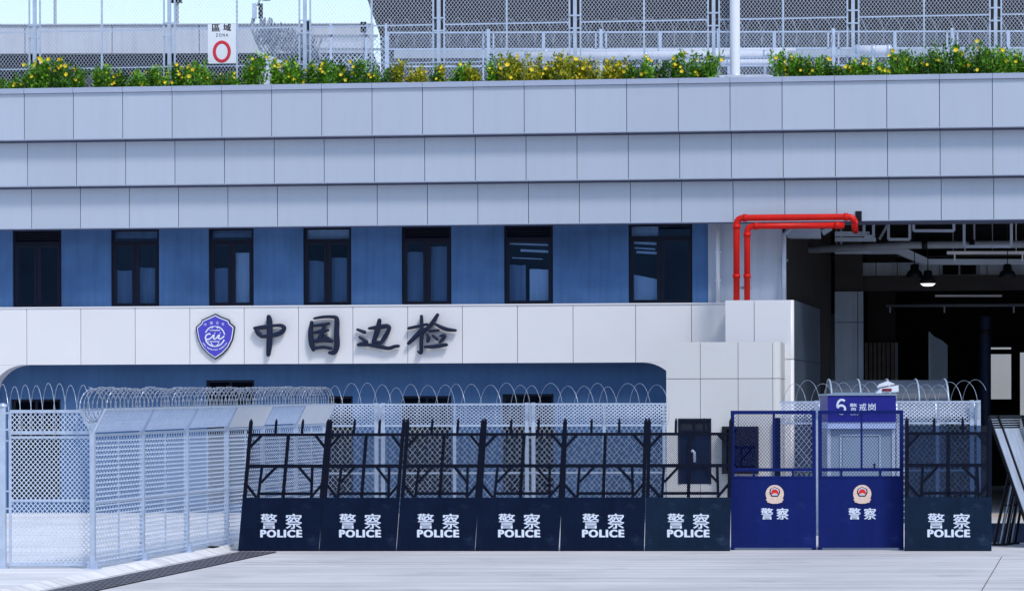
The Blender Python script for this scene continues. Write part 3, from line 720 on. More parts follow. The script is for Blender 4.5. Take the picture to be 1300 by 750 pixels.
# ------------------------------------------------------------ lettering on the band
DL = DBAND + .09
def brush(strokes, ox, oy, sc, name, T, d=DL):
    q = MB()
    for k, st in enumerate(strokes):
        pts = []
        for x, y, wd in spline(st, 5):
            X, Z = F.px(ox + x/sc, oy + y/sc, d); pts.append((X, Z, wd*1.2/sc/58.5/2))
        P = []; rads = []
        a, b = pts[0], pts[1]; e, f = pts[-2], pts[-1]
        def ext(p, q_, frac):
            L = math.hypot(p[0]-q_[0], p[1]-q_[1]) or 1e-6
            return (p[0]+(p[0]-q_[0])/L*p[2]*frac, p[1]+(p[1]-q_[1])/L*p[2]*frac, p[2]*math.sqrt(max(0, 1-frac*frac)))
        full = [ext(a, b, .97), ext(a, b, .75), ext(a, b, .4)] + pts + [ext(f, e, .4), ext(f, e, .75), ext(f, e, .97)]
        for X, Z, rd in full: P.append((X, -d - k*.0015, Z)); rads.append(max(rd, .004))
        q.tube(P, rads, 10, flat=((0, 1, 0), .045))
    return T.part(name, q, M['letter'])
s1, s2 = 1300/140, 1300/145
L = Thing('wall_lettering', 'four large dark brush-written characters mounted on the white cladding band beside the shield', 'lettering', F, (F.x(450, DBAND), -DBAND, zb_bot+.1))
brush([[(290, 115, 46), (298, 170, 62), (300, 300, 58), (297, 430, 62), (285, 555, 44)],
       [(135, 252, 34), (165, 300, 52), (205, 340, 42)],
       [(128, 246, 34), (220, 236, 44), (350, 216, 30), (440, 216, 38), (472, 248, 44), (430, 300, 48), (340, 330, 44), (215, 345, 36)]], 310, 390, s1, 'character', L)
brush([[(795, 178, 34), (783, 300, 52), (795, 420, 58), (815, 495, 42)],
       [(830, 130, 24), (930, 114, 30), (1050, 114, 34), (1092, 145, 50), (1090, 300, 55), (1094, 450, 58), (1062, 528, 50), (1010, 534, 34)],
       [(830, 482, 34), (930, 470, 34), (1020, 482, 34)],
       [(825, 216, 30), (920, 206, 34), (1000, 190, 26)], [(815, 300, 20), (900, 285, 40), (990, 270, 26)],
       [(845, 395, 40), (930, 384, 44), (1030, 396, 40)], [(945, 215, 36), (925, 290, 42), (900, 345, 46), (880, 385, 36)], [(955, 335, 28), (1015, 380, 34)]], 310, 390, s1, 'character', L)
brush([[(82, 254, 26), (160, 284, 36)], [(106, 340, 26), (150, 368, 34), (182, 400, 40), (100, 424, 36)],
       [(92, 426, 32), (200, 426, 34), (330, 446, 40), (430, 466, 36), (500, 446, 34), (545, 440, 30)],
       [(215, 240, 26), (320, 226, 44), (415, 214, 44), (440, 240, 40), (400, 325, 44), (350, 398, 36)],
       [(330, 150, 40), (310, 250, 54), (285, 330, 48), (262, 392, 36)], [(265, 396, 34), (350, 400, 34)]], 445, 390, s2, 'character', L)
brush([[(662, 238, 28), (750, 220, 30), (870, 192, 26)], [(808, 102, 30), (811, 250, 40), (806, 400, 38), (802, 515, 36), (768, 500, 16)],
       [(820, 250, 44), (740, 332, 44), (662, 408, 34)], [(990, 88, 34), (920, 190, 40), (832, 282, 34)], [(950, 182, 24), (1080, 246, 40), (1195, 262, 26)],
       [(900, 271, 24), (1000, 262, 26)], [(872, 306, 20), (888, 345, 38), (880, 385, 32)], [(940, 322, 26), (985, 360, 34)],
       [(1022, 325, 20), (1072, 318, 34), (1058, 352, 34), (1020, 395, 24)], [(850, 450, 26), (950, 446, 38), (1090, 426, 34)]], 445, 390, s2, 'character', L)
# shield emblem
sc = 926/105
def ez_(x, y, d): return F.px(240 + x/sc, 385 + y/sc, d)
out = [(300, 115), (370, 150), (455, 182), (468, 218), (520, 262), (512, 330), (498, 405), (450, 500), (385, 570), (300, 628), (222, 575), (150, 500), (105, 405), (90, 330), (82, 265), (138, 216), (150, 184), (235, 147)]
S = Thing('shield_emblem', 'violet-blue shield emblem with white globe and lettering on the white cladding band', 'emblem', F, (F.x(274, DBAND), -DBAND, F.z(455, DBAND)))
for nm, k, d0, d1, m in (('shield_rim', 1.0, DBAND+.003, DBAND+.06, 'letter'), ('shield_border', .935, DBAND+.061, DBAND+.066, 'white'), ('shield_face', .885, DBAND+.067, DBAND+.072, 'emblem')):
    S.part(nm, MB().prism([ez_(300+(x-300)*k, 368+(y-368)*k, DBAND) for x, y in out], -d1, -d0), M[m])
DE = DBAND+.075
def estroke(q, pts, wd):
    P = [(lambda p: (p[0], -DE, p[1]))(ez_(x, y, DBAND)) for x, y in pts]; q.tube(P, wd/sc/58.5/2, 6, flat=((0, 1, 0), .006))
def arc(cx, cy, rx, ry, a0, a1, n_=16): return [(cx+rx*math.cos(R(a0+(a1-a0)*i/n_)), cy+ry*math.sin(R(a0+(a1-a0)*i/n_))) for i in range(n_+1)]
q = MB(); cx, cy = 297, 370
for pts, wd in ((arc(cx, cy, 110, 112, 200, 258), 14), (arc(cx, cy, 110, 112, 282, 352), 14), (arc(cx, cy, 110, 112, 20, 160), 16), (arc(cx, cy, 55, 112, 232, 272), 9), (arc(cx, cy, 55, 112, 268, 308), 9),
                (arc(cx, cy, 55, 112, 35, 85), 9), (arc(cx, cy, 55, 112, 95, 145), 9), ([(235, 303), (355, 303)], 10), ([(215, 428), (350, 428)], 10)): estroke(q, pts, wd)
S.part('globe', q, M['white'])
q = MB()
estroke(q, spline([(248, 350), (232, 342), (200, 360), (192, 392), (215, 405), (250, 392), (275, 362), (290, 360), (280, 392), (305, 398), (335, 362), (348, 360), (338, 392), (362, 398), (402, 368)], 4), 17)
for x, y in ((297, 335), (357, 333)): estroke(q, [(x-4, y), (x+5, y)], 16)
S.part('monogram', q, M['white'])
q = MB()
for ch, x, y in zip('中国边检', (190, 258, 325, 388), (238, 220, 218, 232)):
    X, Z = ez_(x, y, DBAND); t_ = text_mesh(ch, X, Z, .055, .06, -DE, .0); q.add(t_.v, t_.f)
txt = 'CHINA IMMIGRATION INSPECTION'
for i, ch in enumerate(txt):
    if ch == ' ': continue
    th = R(150 - 120*i/(len(txt)-1)); X, Z = ez_(cx+150*math.cos(th), cy+150*math.sin(th), DBAND)
    t_ = text_mesh(ch, X, Z, .012 if ch == 'I' else .022, .028, -DE, .02)
    a_ = -(th-math.pi/2); ca, sa = math.cos(a_), math.sin(a_)
    q.add([(X+(x-X)*ca-(z-Z)*sa, y, Z+(x-X)*sa+(z-Z)*ca) for x, y, z in t_.v], t_.f)
S.part('lettering', q, M['white'])

# ------------------------------------------------------------ gatehouse in front of the annex
DG = 4.0
gx = [F.x(u, DG, 460) for u in (845.5, 889, 937, 981, 991)]; gz1, gzj = F.z(434, DG, 917), F.z(480.5, DG, 917)
G = Thing('gatehouse', 'pale panelled gatehouse block with a dark door and a black hatch, behind the barriers', 'building', F, (gx[2], -DG, 0))
dx0, dx1, dz1, dz0 = F.x(861, DG, 570), F.x(903, DG, 570), F.z(531, DG, 880), F.z(614, DG, 880)
q = MB()
for i in range(3):
    a, b = gx[i]+.005, gx[i+1]-.005
    q.box(a, b, -DG, -DG+.06, gzj+.006, gz1)
gm = [gx[0], gx[1], gx[2], gx[3]]
hol = [(dx0, dx1, dz0, dz1)]
for i in range(3):
    a, b = gx[i]+.005, gx[i+1]-.005
    hs = [(max(a, h[0]), min(b, h[1]), h[2], h[3]) for h in hol if h[0] < b and h[1] > a]
    walls(q, a, b, 0, gzj-.006, hs, -DG, -DG+.06)
G.part('panels', q, M['beige'])
q = MB(); pr = [(gx[3]+.004 + (gx[4]-gx[3])*math.sin(math.pi/2*i/6), -DG+(gx[4]-gx[3])*(1-math.cos(math.pi/2*i/6))) for i in range(7)] + [(gx[4]+.004, -DG+2.0)]
for z0, z1 in ((0, gzj-.006), (gzj+.006, gz1)):
    n = len(pr); q.add([(x, y, z0) for x, y in pr]+[(x, y, z1) for x, y in pr], [(i, i+1, i+1+n, i+n) for i in range(n-1)])
G.part('corner_panel', q, M['beige'])
G.part('core', box(gx[0]+.01, gx[3]-.03, -DG+.10, -DG+1.95, 0, gz1-.01), M['joint'])
q = MB(); fw = .05
q.box(dx0, dx0+fw, -DG-.02, -DG+.06, dz0, dz1); q.box(dx1-fw, dx1, -DG-.02, -DG+.06, dz0, dz1); q.box(dx0+fw, dx1-fw, -DG-.02, -DG+.06, dz1-fw, dz1); q.box(dx0+fw, dx1-fw, -DG-.02, -DG+.06, dz1-.27, dz1-.23)
q.box((dx0+dx1)/2-.015, (dx0+dx1)/2+.015, -DG-.018, -DG+.06, dz1-.23, dz1-fw)
d_ = G.part('door', q, M['frame_dark'])
G.part('leaf', box(dx0+fw, (dx0+dx1)/2-.004, -DG-.005, -DG+.05, dz0, dz1-.27), M['navy'], d_)
G.part('leaf', box((dx0+dx1)/2+.004, dx1-fw, -DG-.005, -DG+.05, dz0, dz1-.27), M['navy'], d_)
G.part('light_pane', box(dx0+fw, dx1-fw, -DG+.02, -DG+.03, dz1-.23, dz1-fw), M['room'], d_)
hx, hz = F.px(880, 580, DG)
G.part('handle', MB().tube([(hx-.05, -DG-.05, hz+.11), (hx, -DG-.07, hz+.13), (hx+.03, -DG-.07, hz+.1), (hx+.035, -DG-.07, hz-.1)], .03, 8), M['galv'], d_)
bx0, bx1, bz0, bz1 = F.x(917, DG+.1, 565), F.x(963, DG+.1, 565), F.z(601, DG+.1, 940), F.z(541, DG+.1, 940)
q = MB().box(bx0, bx1, -DG-.28, -DG-.002, bz0, bz1); o = G.part('hatch', q, M['black'])
G.part('hatch_pane', box(bx0+.10, bx1-.06, -DG-.29, -DG-.281, bz0+.08, bz1-.06), M['glass_dark'], o)
jx0 = F.x(984, DG, 560)
G.part('jamb_post', box(F.x(983, DG+.1), F.x(990.5, DG+.1), -DG-.12, -DG-.01, 0, F.z(530, DG, 985)), M['navy'])

# ------------------------------------------------------------ chain-link fences around the yard
YB = gp(650, 699).y
gy = gp(60, 721, WALK).y
# front gate panel
ga = wp(3.5, 720, gy); 
GT = Thing('fence_gate', 'galvanised chain-link gate panel at the far left with a slanted top corner', 'gate', WF, (wp(60, 720, gy).x, gy, WALK))
def gx_(u): return wp(u, 620, gy).x
def gz_(v, u=60): return wp(u, v, gy).z
q = MB().box(gx_(-0.5), gx_(7.5), gy-.045, gy+.045, WALK, gz_(516)); o = GT.part('main_post', q, M['galv'])
GT.part('post_cap', MB().lathe([(.065, 0), (.065, .03), (.03, .05), (0, .055)], (gx_(3.5), gy, gz_(516)), 12), M['galv'], o)
GT.part('base_plate', box(gx_(-3), gx_(10), gy-.09, gy+.09, WALK, WALK+.02), M['galv'], o)
q = MB(); t_ = .036
xa, xb = gx_(13), gx_(117)
q.bar((xa, gy, gz_(716)), (xa, gy, gz_(522)), t_); q.bar((xb, gy, gz_(716)), (xb, gy, gz_(551)), t_)
for v, w_ in ((522, .045), (549, .05), (555, .035), (635, .035), (716, .04)):
    q.bar((xa, gy-.001, gz_(v)), ((gx_(104) if v == 522 else xb), gy-.001, gz_(v)), w_, t_)
GT.part('frame', q, M['galv'])
for v in (524, 545, 559, 623, 645, 700):
    GT.part('hinge', MB().bar((gx_(5), gy, gz_(v)), (xa, gy, gz_(v)), .025), M['galv'])
poly = [(xa, gz_(714)), (xb, gz_(714)), (xb, gz_(553)), (xa, gz_(553))]
GT.part('mesh_panel', chain(MB(), poly, lambda a, b: (a, gy, b), .066, .074, .0105, .006, (0, -1, 0)), M['wire'])
poly = [(xa, gz_(549)), (xb, gz_(549)), (gx_(104), gz_(524)), (xa, gz_(524))]
GT.part('mesh_panel', chain(MB(), poly, lambda a, b: (a, gy, b), .066, .074, .0105, .006, (0, -1, 0)), M['wire'])
# a neighbouring bay outside the left edge
NB = Thing('chain_link_fence', 'galvanised chain-link bay just beyond the left edge of the gate', 'fence', WF, (gx_(-60), gy, WALK))
q = MB(); xl_, xr_ = gx_(-115), gx_(-6)
for v in (522, 551, 635, 716): q.bar((xl_, gy, gz_(v)), (xr_, gy, gz_(v)), .036)
for x in (xl_, xr_): q.bar((x, gy+.001, gz_(716)), (x, gy+.001, gz_(522)), .036)
NB.part('frame', q, M['galv'])
NB.part('mesh_panel', chain(MB(), [(xl_, gz_(714)), (xr_, gz_(714)), (xr_, gz_(524)), (xl_, gz_(524))], lambda a, b: (a, gy, b), .066, .074, .0105, .006, (0, -1, 0)), M['wire'])

# side fence running away from the corner
SF = Frame((P0.x, P0.y, WALK), SANG)
SP = 2.62; NP = 7
SD = Thing('chain_link_fence', 'galvanised chain-link fence with V-shaped top arms running back along the kerb', 'fence', SF, (0, 0, 0))
zv, zo, yo = 1.93, 2.27, .19
def zvx(x): return zv + .004*x
def zox(x): return zo + .0052*x
for i in range(NP):
    x = i*SP
    o = SD.part('post', MB().box(x-.035, x+.035, -.035, .035, 0, zvx(x)), M['galv'])
    SD.part('base_plate', box(x-.10, x+.10, -.10, .10, 0, .018), M['galv'], o)
    q = MB()
    for sx, sy in ((.07, .07), (-.07, .07), (.07, -.07), (-.07, -.07)): q.tube([(x+sx, sy, .018), (x+sx, sy, .045)], .013, 6)
    SD.part('gusset', MB().prism([(x-.02, .018), (x+.02, .018), (x+.02, .12), (x-.02, .12)], -.075, .075), M['galv'], o)
    SD.part('bolts', q, M['galv'], o) if False else None
    for s in (-1, 1):
        SD.part('arm', MB().bar((x, 0, zvx(x)-.02), (x, s*yo, zox(x)), .035, .04, (1, 0, 0)), M['galv'])
for i in range(NP-1):
    a, b = i*SP+.04, (i+1)*SP-.04
    q = MB()
    for z_, th in ((.05, .03), (.93, .03), (zv-.03, .04)):
        k = .004 if z_ > 1 else 0
        q.bar((a, 0, z_+k*a), (b, 0, z_+k*b), th)
    q.bar(((a+b)/2, -.005, .05), ((a+b)/2, -.005, zvx(a)-.02), .022)
    for s in (-1, 1):
        q.bar((a-.04, s*yo, zox(a)), (b+.04, s*yo, zox(b)), .03)
    SD.part('rails', q, M['galv'])
    poly = [(a, .06), (b, .06), (b, zvx(b)-.03), (a, zvx(a)-.03)]
    q = chain(MB(), poly, lambda x, z: (x, .006, z), .15, .13, .005, .006, (0, -1, 0))
    zz = .10
    while zz < zv-.06:
        q.bar((a, -.004, zz), (b, -.004, zz), .021, .008); zz += .066
    SD.part('mesh_panel', q, M['wire'])
    for s in (-1, 1):
        kk = (zo-zv)/math.hypot(zo-zv, yo); nn = Vector((0, -kk, s*yo/math.hypot(zo-zv, yo)))
        Lg = math.hypot(zo-zv, yo)
        if i in (3, 5) and s == -1 and True:
            SD.part('cover_sheet', MB().quad4((a, -.02, zvx(a)), (b, -.02, zvx(b)), (b, -yo, zox(b)-.01), (a, -yo, zox(a)-.01), .006, nn), M['white'], label='white sheet covering a top bay')
            continue
        poly = [(a, .02), (b, .02), (b, Lg-.01), (a, Lg-.01)]
        SD.part('mesh_panel', chain(MB(), poly, lambda x, e, s=s: (x, s*yo*e/Lg, zvx(x)+(zox(x)-zvx(x))*e/Lg), .070, .065, .0088, .0075, nn), M['wire'])
Lf = SP*(NP-1)
q = helix((-.2, 0, zo+.06), (Lf+.1, 0, zox(Lf)+.08), (0, 0, 1), .24, 70, .08, .0056, 1.2, 40, 4, lean=.9, sq=.5)
RC = single('razor_wire_coil', 'dense coil of razor wire lying in the V arms of the left fence', 'razor wire', q, M['razor'], SF, (0, 0, zo))
# sparse loops over the gate
q = helix((gx_(-110), gy, gz_(524)), (gx_(112), gy, gz_(522)), (0, 0, 1), .39, 15.5, .06, .0036, .5, 30, 4, lean=.27)
single('razor_wire_coil', 'loose stretched razor wire loops above the gate panel at the far left', 'razor wire', q, M['razor_fine'], WF, (gx_(50), gy, gz_(524)))

# rear fence
def rear_fence(label, Y, u0, u1, vtop, posts, thin, coil_loops, coil_label, coil_to=None, zg=0.0):
    X = lambda u, v=560: wp(u, v, Y).x
    um = (u0+u1)/2; Z = lambda v: wp(um, v, Y).z
    x0, x1 = X(u0), X(u1); zo_, zv_ = Z(vtop), Z(vtop+27)
    T = Thing('chain_link_fence', label, 'fence', WF, ((x0+x1)/2, Y, zg))
    yo_ = .19
    for u in posts:
        for du in (-4.2, 4.2):
            x = X(u+du); T.part('post', box(x-.038, x+.038, Y-.038, Y+.038, zg, Z(vtop-2)), M['galv'])
        x = X(u)
        for v in (vtop+14, vtop+42, vtop+86): T.part('tie_bar', MB().bar((X(u-5), Y-.02, Z(v)), (X(u+5), Y-.02, Z(v)), .03), M['galv'])
    for u in thin:
        x = X(u); T.part('post', box(x-.03, x+.03, Y-.03, Y+.03, zg, zv_), M['galv'])
    for u in thin + posts:
        x = X(u)
        for s in (-1, 1): T.part('arm', MB().bar((x, Y, zv_-.02), (x, Y+s*yo_, zo_), .035, .035, (1, 0, 0)), M['galv'])
    q = MB()
    for s in (-1, 1): q.bar((x0, Y+s*yo_, zo_), (x1, Y+s*yo_, zo_), .035)
    for z in (zv_, Z(vtop+87), zg+.06): q.bar((x0, Y, z), (x1, Y, z), .034)
    T.part('rails', q, M['galv'])
    T.part('mesh_panel', chain(MB(), [(x0, zg+.06), (x1, zg+.06), (x1, zv_), (x0, zv_)], lambda a, b: (a, Y, b), .098, .118, .0072, .006, (0, -1, 0)), M['wire_grey'])
    Lg = math.hypot(zo_-zv_, yo_)
    for s in (-1, 1):
        nn = Vector((0, -(zo_-zv_)/Lg, s*yo_/Lg))
        T.part('mesh_panel', chain(MB(), [(x0, .01), (x1, .01), (x1, Lg-.01), (x0, Lg-.01)], lambda a, e, s=s: (a, Y+s*yo_*e/Lg, zv_+(zo_-zv_)*e/Lg), .083, .075, .0095, .007, nn), M['wire'])
    if coil_loops:
        xe = X(coil_to or u1)
        q = helix((x0+.05, Y, zo_-.03), (xe, Y, zo_-.03), (0, 0, 1), .41, coil_loops, .15, .0036, .4, 30, 4, lean=.30, ph=1.0)
        single('razor_wire_coil', coil_label, 'razor wire', q, M['razor_fine'], WF, ((x0+xe)/2, Y, zo_))
    return T
YR = 62.0
rear_fence('galvanised chain-link fence crossing behind the navy barriers with V-shaped top arms', YR, 408, 846, 513, [482, 673], [412, 577, 767, 843], 22.5, 'open razor wire loops above the middle fence in front of the blue wall')
YR2 = 60.3
rear_fence('galvanised chain-link fence behind the blue barriers at the guard booth', YR2, 991, 1243, 510, [1041, 1238], [1090, 1140, 1190], 15, 'open razor wire loops above the fence at the guard booth')
for k, (u, a) in enumerate(((1222, .25), (1233, .5))):
    pass

# ------------------------------------------------------------ guard booth with its sign
YG = 57.5
X = lambda u: wp(u, 560, YG).x
Z = lambda v: wp(1093, v, YG).z
b0, b1 = X(1051), X(1135.5)
K = Thing('guard_booth', 'small grey guard booth with a violet-blue numbered sign on top, behind the blue barrier', 'booth', WF, ((b0+b1)/2, YG, 0))
K.part('body', box(b0, b1, YG, YG+1.3, 0, Z(544)), M['booth'])
q = MB(); dx0, dx1 = X(1066), X(1118)
for a, b, c, d in ((dx0, dx0+.03, 0.1, Z(551)), (dx1-.03, dx1, 0.1, Z(551)), (dx0+.03, dx1-.03, Z(551)-.03, Z(551))): q.box(a, b, YG-.02, YG-.001, c, d)
o = K.part('door', q, M['duct'])
K.part('door_leaf', box(dx0+.05, dx1-.05, YG-.012, YG-.001, .12, Z(551)-.05), M['booth'], o)
K.part('handle', box(X(1109), X(1111), YG-.03, YG-.013, Z(596), Z(588)), M['black'], o)
K.part('corner_post', box(b0-.012, b0+.05, YG-.03, YG-.001, 0, Z(544)), M['galv']); K.part('corner_post', box(b1-.05, b1+.012, YG-.03, YG-.001, 0, Z(544)), M['galv'])
K.part('light_strip', box(b0-.01, b1+.01, YG-.10, YG+1.3, Z(544)+.003, Z(535.5)), M['strip'])
o = K.part('sign_board', box(b0-.015, b1+.015, YG-.12, YG+1.3, Z(535.5)+.003, Z(502)), M['sign_blue'])
K.part('roof_edge', box(b0-.03, b1+.03, YG-.14, YG+1.34, Z(502)+.003, Z(499.5)), M['booth'])
yk = YG-.127
def ztext(T, s, u, v, wpx, hpx, Y, y, m, par=None, bold=.0, name='lettering'):
    k = FPX/Y; p = wp(u, v, Y); return T.part(name, text_mesh(s, p.x, p.z, wpx/k, hpx/k, y, bold), m, par)
q = MB(); k = FPX/YG
# the stylised 6: open hook above a ring broken by a thin gap
c6 = wp(1067, 516, YG); 
def P6(x, y): return (c6.x + x/k, yk, c6.z - y/k)
q.tube([P6(*p) for p in spline([(4.5, -7.0), (2, -8.3), (-1.5, -8.0), (-4.3, -4.5), (-5.0, 0.5)], 5)], 1.5/k, 8, flat=((0, 1, 0), .01))
q.tube([P6(*p) for p in arc(0, 3.2, 4.8, 4.6, 195, 395, 20)], 1.5/k, 8, flat=((0, 1, 0), .009))
q.tube([P6(*p) for p in arc(0, 4.6, 4.2, 4.4, 40, 140, 12)], 1.4/k, 8, flat=((0, 1, 0), .008))
K.part('lettering', q, M['text_white'], o)
for ch, u in zip('警戒岗', (1082.5, 1094.5, 1106)): ztext(K, ch, u, 516.5, 9.2, 9.6, YG, yk, M['text_white'], o, .006)
ztext(K, 'GUARD', 1084, 525.5, 10, 2.4, YG, yk, M['strip'], o, .01)
# beacon lying on the booth roof
pz = Z(499.3)
E2 = Thing('warning_light', 'white and red warning light unit on the roof of the guard booth', 'light', WF, (X(1126), YG+.3, pz))
x0, x1 = X(1113), X(1142)
q = MB().prism([(x0, pz+.002), (x1, pz+.03), (x1, pz+.15), (x0+.10, pz+.10)], YG+.12, YG+.5); E2.part('housing', q, M['white'])
E2.part('lens', box(X(1121), X(1133), YG+.10, YG+.119, pz+.04, pz+.09), M['lens'])
E2.part('cover', MB().quad4((x0+.02, YG+.10, pz+.11), (X(1137), YG+.10, pz+.165), (X(1131), YG+.5, pz+.22), (x0+.10, YG+.5, pz+.16), .012, (0, 0, 1)), M['white'])
E2.part('tray', box(X(1060), X(1112), YG+.2, YG+.3, pz, pz+.02), M['booth'])

# curved translucent canopy behind the right fence
YCN = 63.5
a0, a1 = wp(1056, 490, YCN).x, wp(1204, 490, YCN).x; zc1 = wp(1130, 482, YCN).z; zc0 = wp(1130, 512, YCN).z; rc = zc1-zc0
C_ = Thing('barrel_canopy', 'dark blue-grey barrel-roofed shelter behind the razor wire at the guard booth', 'shelter', WF, ((a0+a1)/2, YCN, 0))
q = MB(); N = 14; vs = []
for x in (a0, a1):
    for i in range(N+1):
        th = math.pi*i/N; vs.append((x, YCN+.6-.6*math.cos(th), zc0+rc*math.sin(th)))
q.add(vs, [(i, i+1, i+N+2, i+N+1) for i in range(N)] + [tuple(range(N+1)), tuple(range(2*N+1, N, -1))], False)
C_.part('roof', q, M['canopy'])
for k_ in range(5):
    x = a0+(a1-a0)*(k_+.0)/4; P = [(x, YCN+.6-.615*math.cos(math.pi*i/N), zc0+(rc+.015)*math.sin(math.pi*i/N)) for i in range(N+1)]
    C_.part('rib', MB().tube(P, .02, 6), M['duct'])
C_.part('wall', box(a0+.05, a1-.05, YCN+.05, YCN+1.15, 0, zc0), M['canopy'])

# ------------------------------------------------------------ police barriers
PXM = FPX/YB
def zb(v): return (699-v)/PXM
def badge(T, cx, cz, y, par):
    s = .15
    q = MB(); pts = arc(0, 0, s, s*1.02, -60, 240, 24)
    base = [(cx+x, cz-yy+.01) for x, yy in [(a, b) for a, b in arc(0, 0, s, s, 150, 390, 24)]]
    base += [(cx+s*.98, cz-.09), (cx+s*.80, cz-.105), (cx+s*.85, cz-.125), (cx+s*.3, cz-.15), (cx-s*.3, cz-.15), (cx-s*.85, cz-.125), (cx-s*.80, cz-.105), (cx-s*.98, cz-.09)]
    q.prism(base, y-.010, y); T.part('badge', q, M['gold'], par)
    b = [(0, 1), (.62, .62), (.70, .0), (.42, -.62), (-.42, -.62), (-.70, 0), (-.62, .62)]
    T.part('badge_shield', MB().prism([(cx+x*.125, cz+.028+z*.098) for x, z in b], y-.014, y-.0105), M['navy_frame'], par)
    T.part('badge_shield', MB().prism([(cx+x*.098, cz+.034+z*.080) for x, z in b], y-.0165, y-.0145), M['text_white'], par)
    arcp = [(cx+x, cz+.030-yy) for x, yy in arc(0, 0, .060, .062, 160, 380, 16)]
    T.part('badge_center', MB().prism(arcp, y-.019, y-.017), M['badge_red'], par)
    T.part('badge_center', MB().prism([(cx-.035, cz+.0), (cx+.035, cz+.0), (cx+.025, cz+.022), (cx-.025, cz+.022)], y-.0215, y-.0195), M['gold'], par)
def navy_barrier(u0, u1, sh, label, plate='navy', sheet=False, seed=0, tiltup=0):
    p0 = gp(u0, 699); p1 = gp(u1, 699); wd = (p1-p0).length - .012
    fr = Frame((p0.x+.006, p0.y, 0), math.atan2(p1.y-p0.y, p1.x-p0.x))
    T = Thing('police_barrier', label, 'barrier', fr, (wd/2, 0, 0), 'police barriers standing in a row')
    k = sh/PXM/(zb(532))
    S_ = lambda x, y, z: (x+k*z, y, z)
    zsp, zt_, zm, zl, zp = zb(531), zb(551), zb(591), zb(626), zb(631)
    tb = .052; q = MB()
    q.bar(S_(.03, 0, 0), S_(.03, 0, zt_+.06), .062, tb); q.bar(S_(wd-.03, 0, 0), S_(wd-.03, 0, zt_+.06), .062, tb)
    for z_, th in ((zt_, .05), (zm, .06)): q.bar(S_(.0, .002, z_), S_(wd, .002, z_), th, tb-.006)
    q.bar(S_(.2*wd, .003, zl), S_(.84*wd, .003, zl), .05, .04)
    q.bar(S_(.5*wd, .004, zp), S_(.5*wd, .004, zt_), .055, .042)
    T.part('frame', q, M['navy_frame'])
    def br(a, b): T.part('brace', MB().bar(S_(a[0]*wd, .0055+random.random()*.003, a[1]), S_(b[0]*wd, .0055, b[1]), .045, .036), M['navy_frame'])
    br((.01, zb(570)), (.17, zt_)); br((.99, zb(570)), (.83, zt_))
    br((.19, zp), (.205, zm)); br((.86, zp), (.83, zm)) if False else br((.85, zp), (.83, zm))
    br((.21, zb(612)), (.39, zm)); br((.84, zb(612)), (.65, zm))
    br((.01, zb(612)), (.17, zp)); br((.99, zb(612)), (.84, zp))
    for f, w_ in ((0.02, .06), (.335, .042), (.665, .042), (.98, .06)):
        x = f*wd; z0 = zt_+.02
        a = S_(x, 0, z0); vs = []
        for zz, ww in ((z0, w_/2), (zsp-.05, w_/2), (zsp, .008)):
            for i, j in ((-1, -1), (1, -1), (1, 1), (-1, 1)): vs.append(S_(x+i*ww, .0015+j*ww*.8, zz))
        T.part('spike', (lambda m: (m.add(vs, [(0, 3, 2, 1)]+[(r*4+i, r*4+(i+1) % 4, r*4+4+(i+1) % 4, r*4+4+i) for r in (0, 1) for i in range(4)]+[(8, 9, 10, 11)]), m)[1])(MB()), M['navy_frame'])
    q = MB().quad4(S_(0, -.036, .012), S_(wd, -.036, .012), S_(wd, -.036, zp), S_(0, -.036, zp), .008, (0, 1, 0))
    pl = T.part('plate', q, M[plate])
    fx0, fx1 = .05, wd-.05
    T.part('mesh_panel', chain(MB(), [(fx0, zp), (fx1, zp), (fx1, zt_-.02), (fx0, zt_-.02)], lambda a, b: (a+k*b, .034, b), .034, .036, .0050, .004, (0, -1, 0)), M['navy_mesh'])  # real on the end barriers, added on the middle ones to darken the view
    T.part('foot_rail', MB().bar((0.0, 0, .02), (wd, 0, .02), .035, .06), M['navy_frame'])
    for f in (.12, .88): T.part('stay', MB().bar((f*wd, .02, .75), (f*wd, .62, .03), .04), M['navy_frame'])
    cx = .505*wd + k*.5
    for ch, dx in (('警', -.205), ('察', .21)):
        T.part('lettering', text_mesh(ch, cx+dx, zb(661), .265, .245, -.040, .0, fat=.0055), M['text_white'], pl)
    T.part('lettering', text_mesh('POLICE', cx, zb(676.7), .68, .125, -.040, .018, fat=.0085, space=1.16), M['text_white'], pl)
    if sheet:
        T.part('tinted_sheet', MB().quad4((.02, .045, zp-.05), (wd+.0, .045, zp-.05), (wd+.0, .045, zb(541)), (.02, .045, zb(541)), .006, (0, 1, 0)), M['sheet'])
    return T
navy_barrier(302, 405, 15, 'navy police barrier leaning at the left end of the row, beside the kerb')
navy_barrier(405, 503, 13, 'navy police barrier second from the left end of the row')
navy_barrier(503, 603, 13, 'navy police barrier third from the left, in front of the second fence post')
navy_barrier(603, 709.5, 11, 'navy police barrier in the middle, left of the bright gap between plates')
navy_barrier(710.5, 818, 5, 'navy police barrier right of the bright gap, in front of the blue wall')
navy_barrier(818, 927, 4, 'navy police barrier in front of the dark gatehouse door', 'slate')
navy_barrier(1148, 1259, 1, 'slate police barrier at the right end of the row with a dark tinted sheet', 'slate', True)
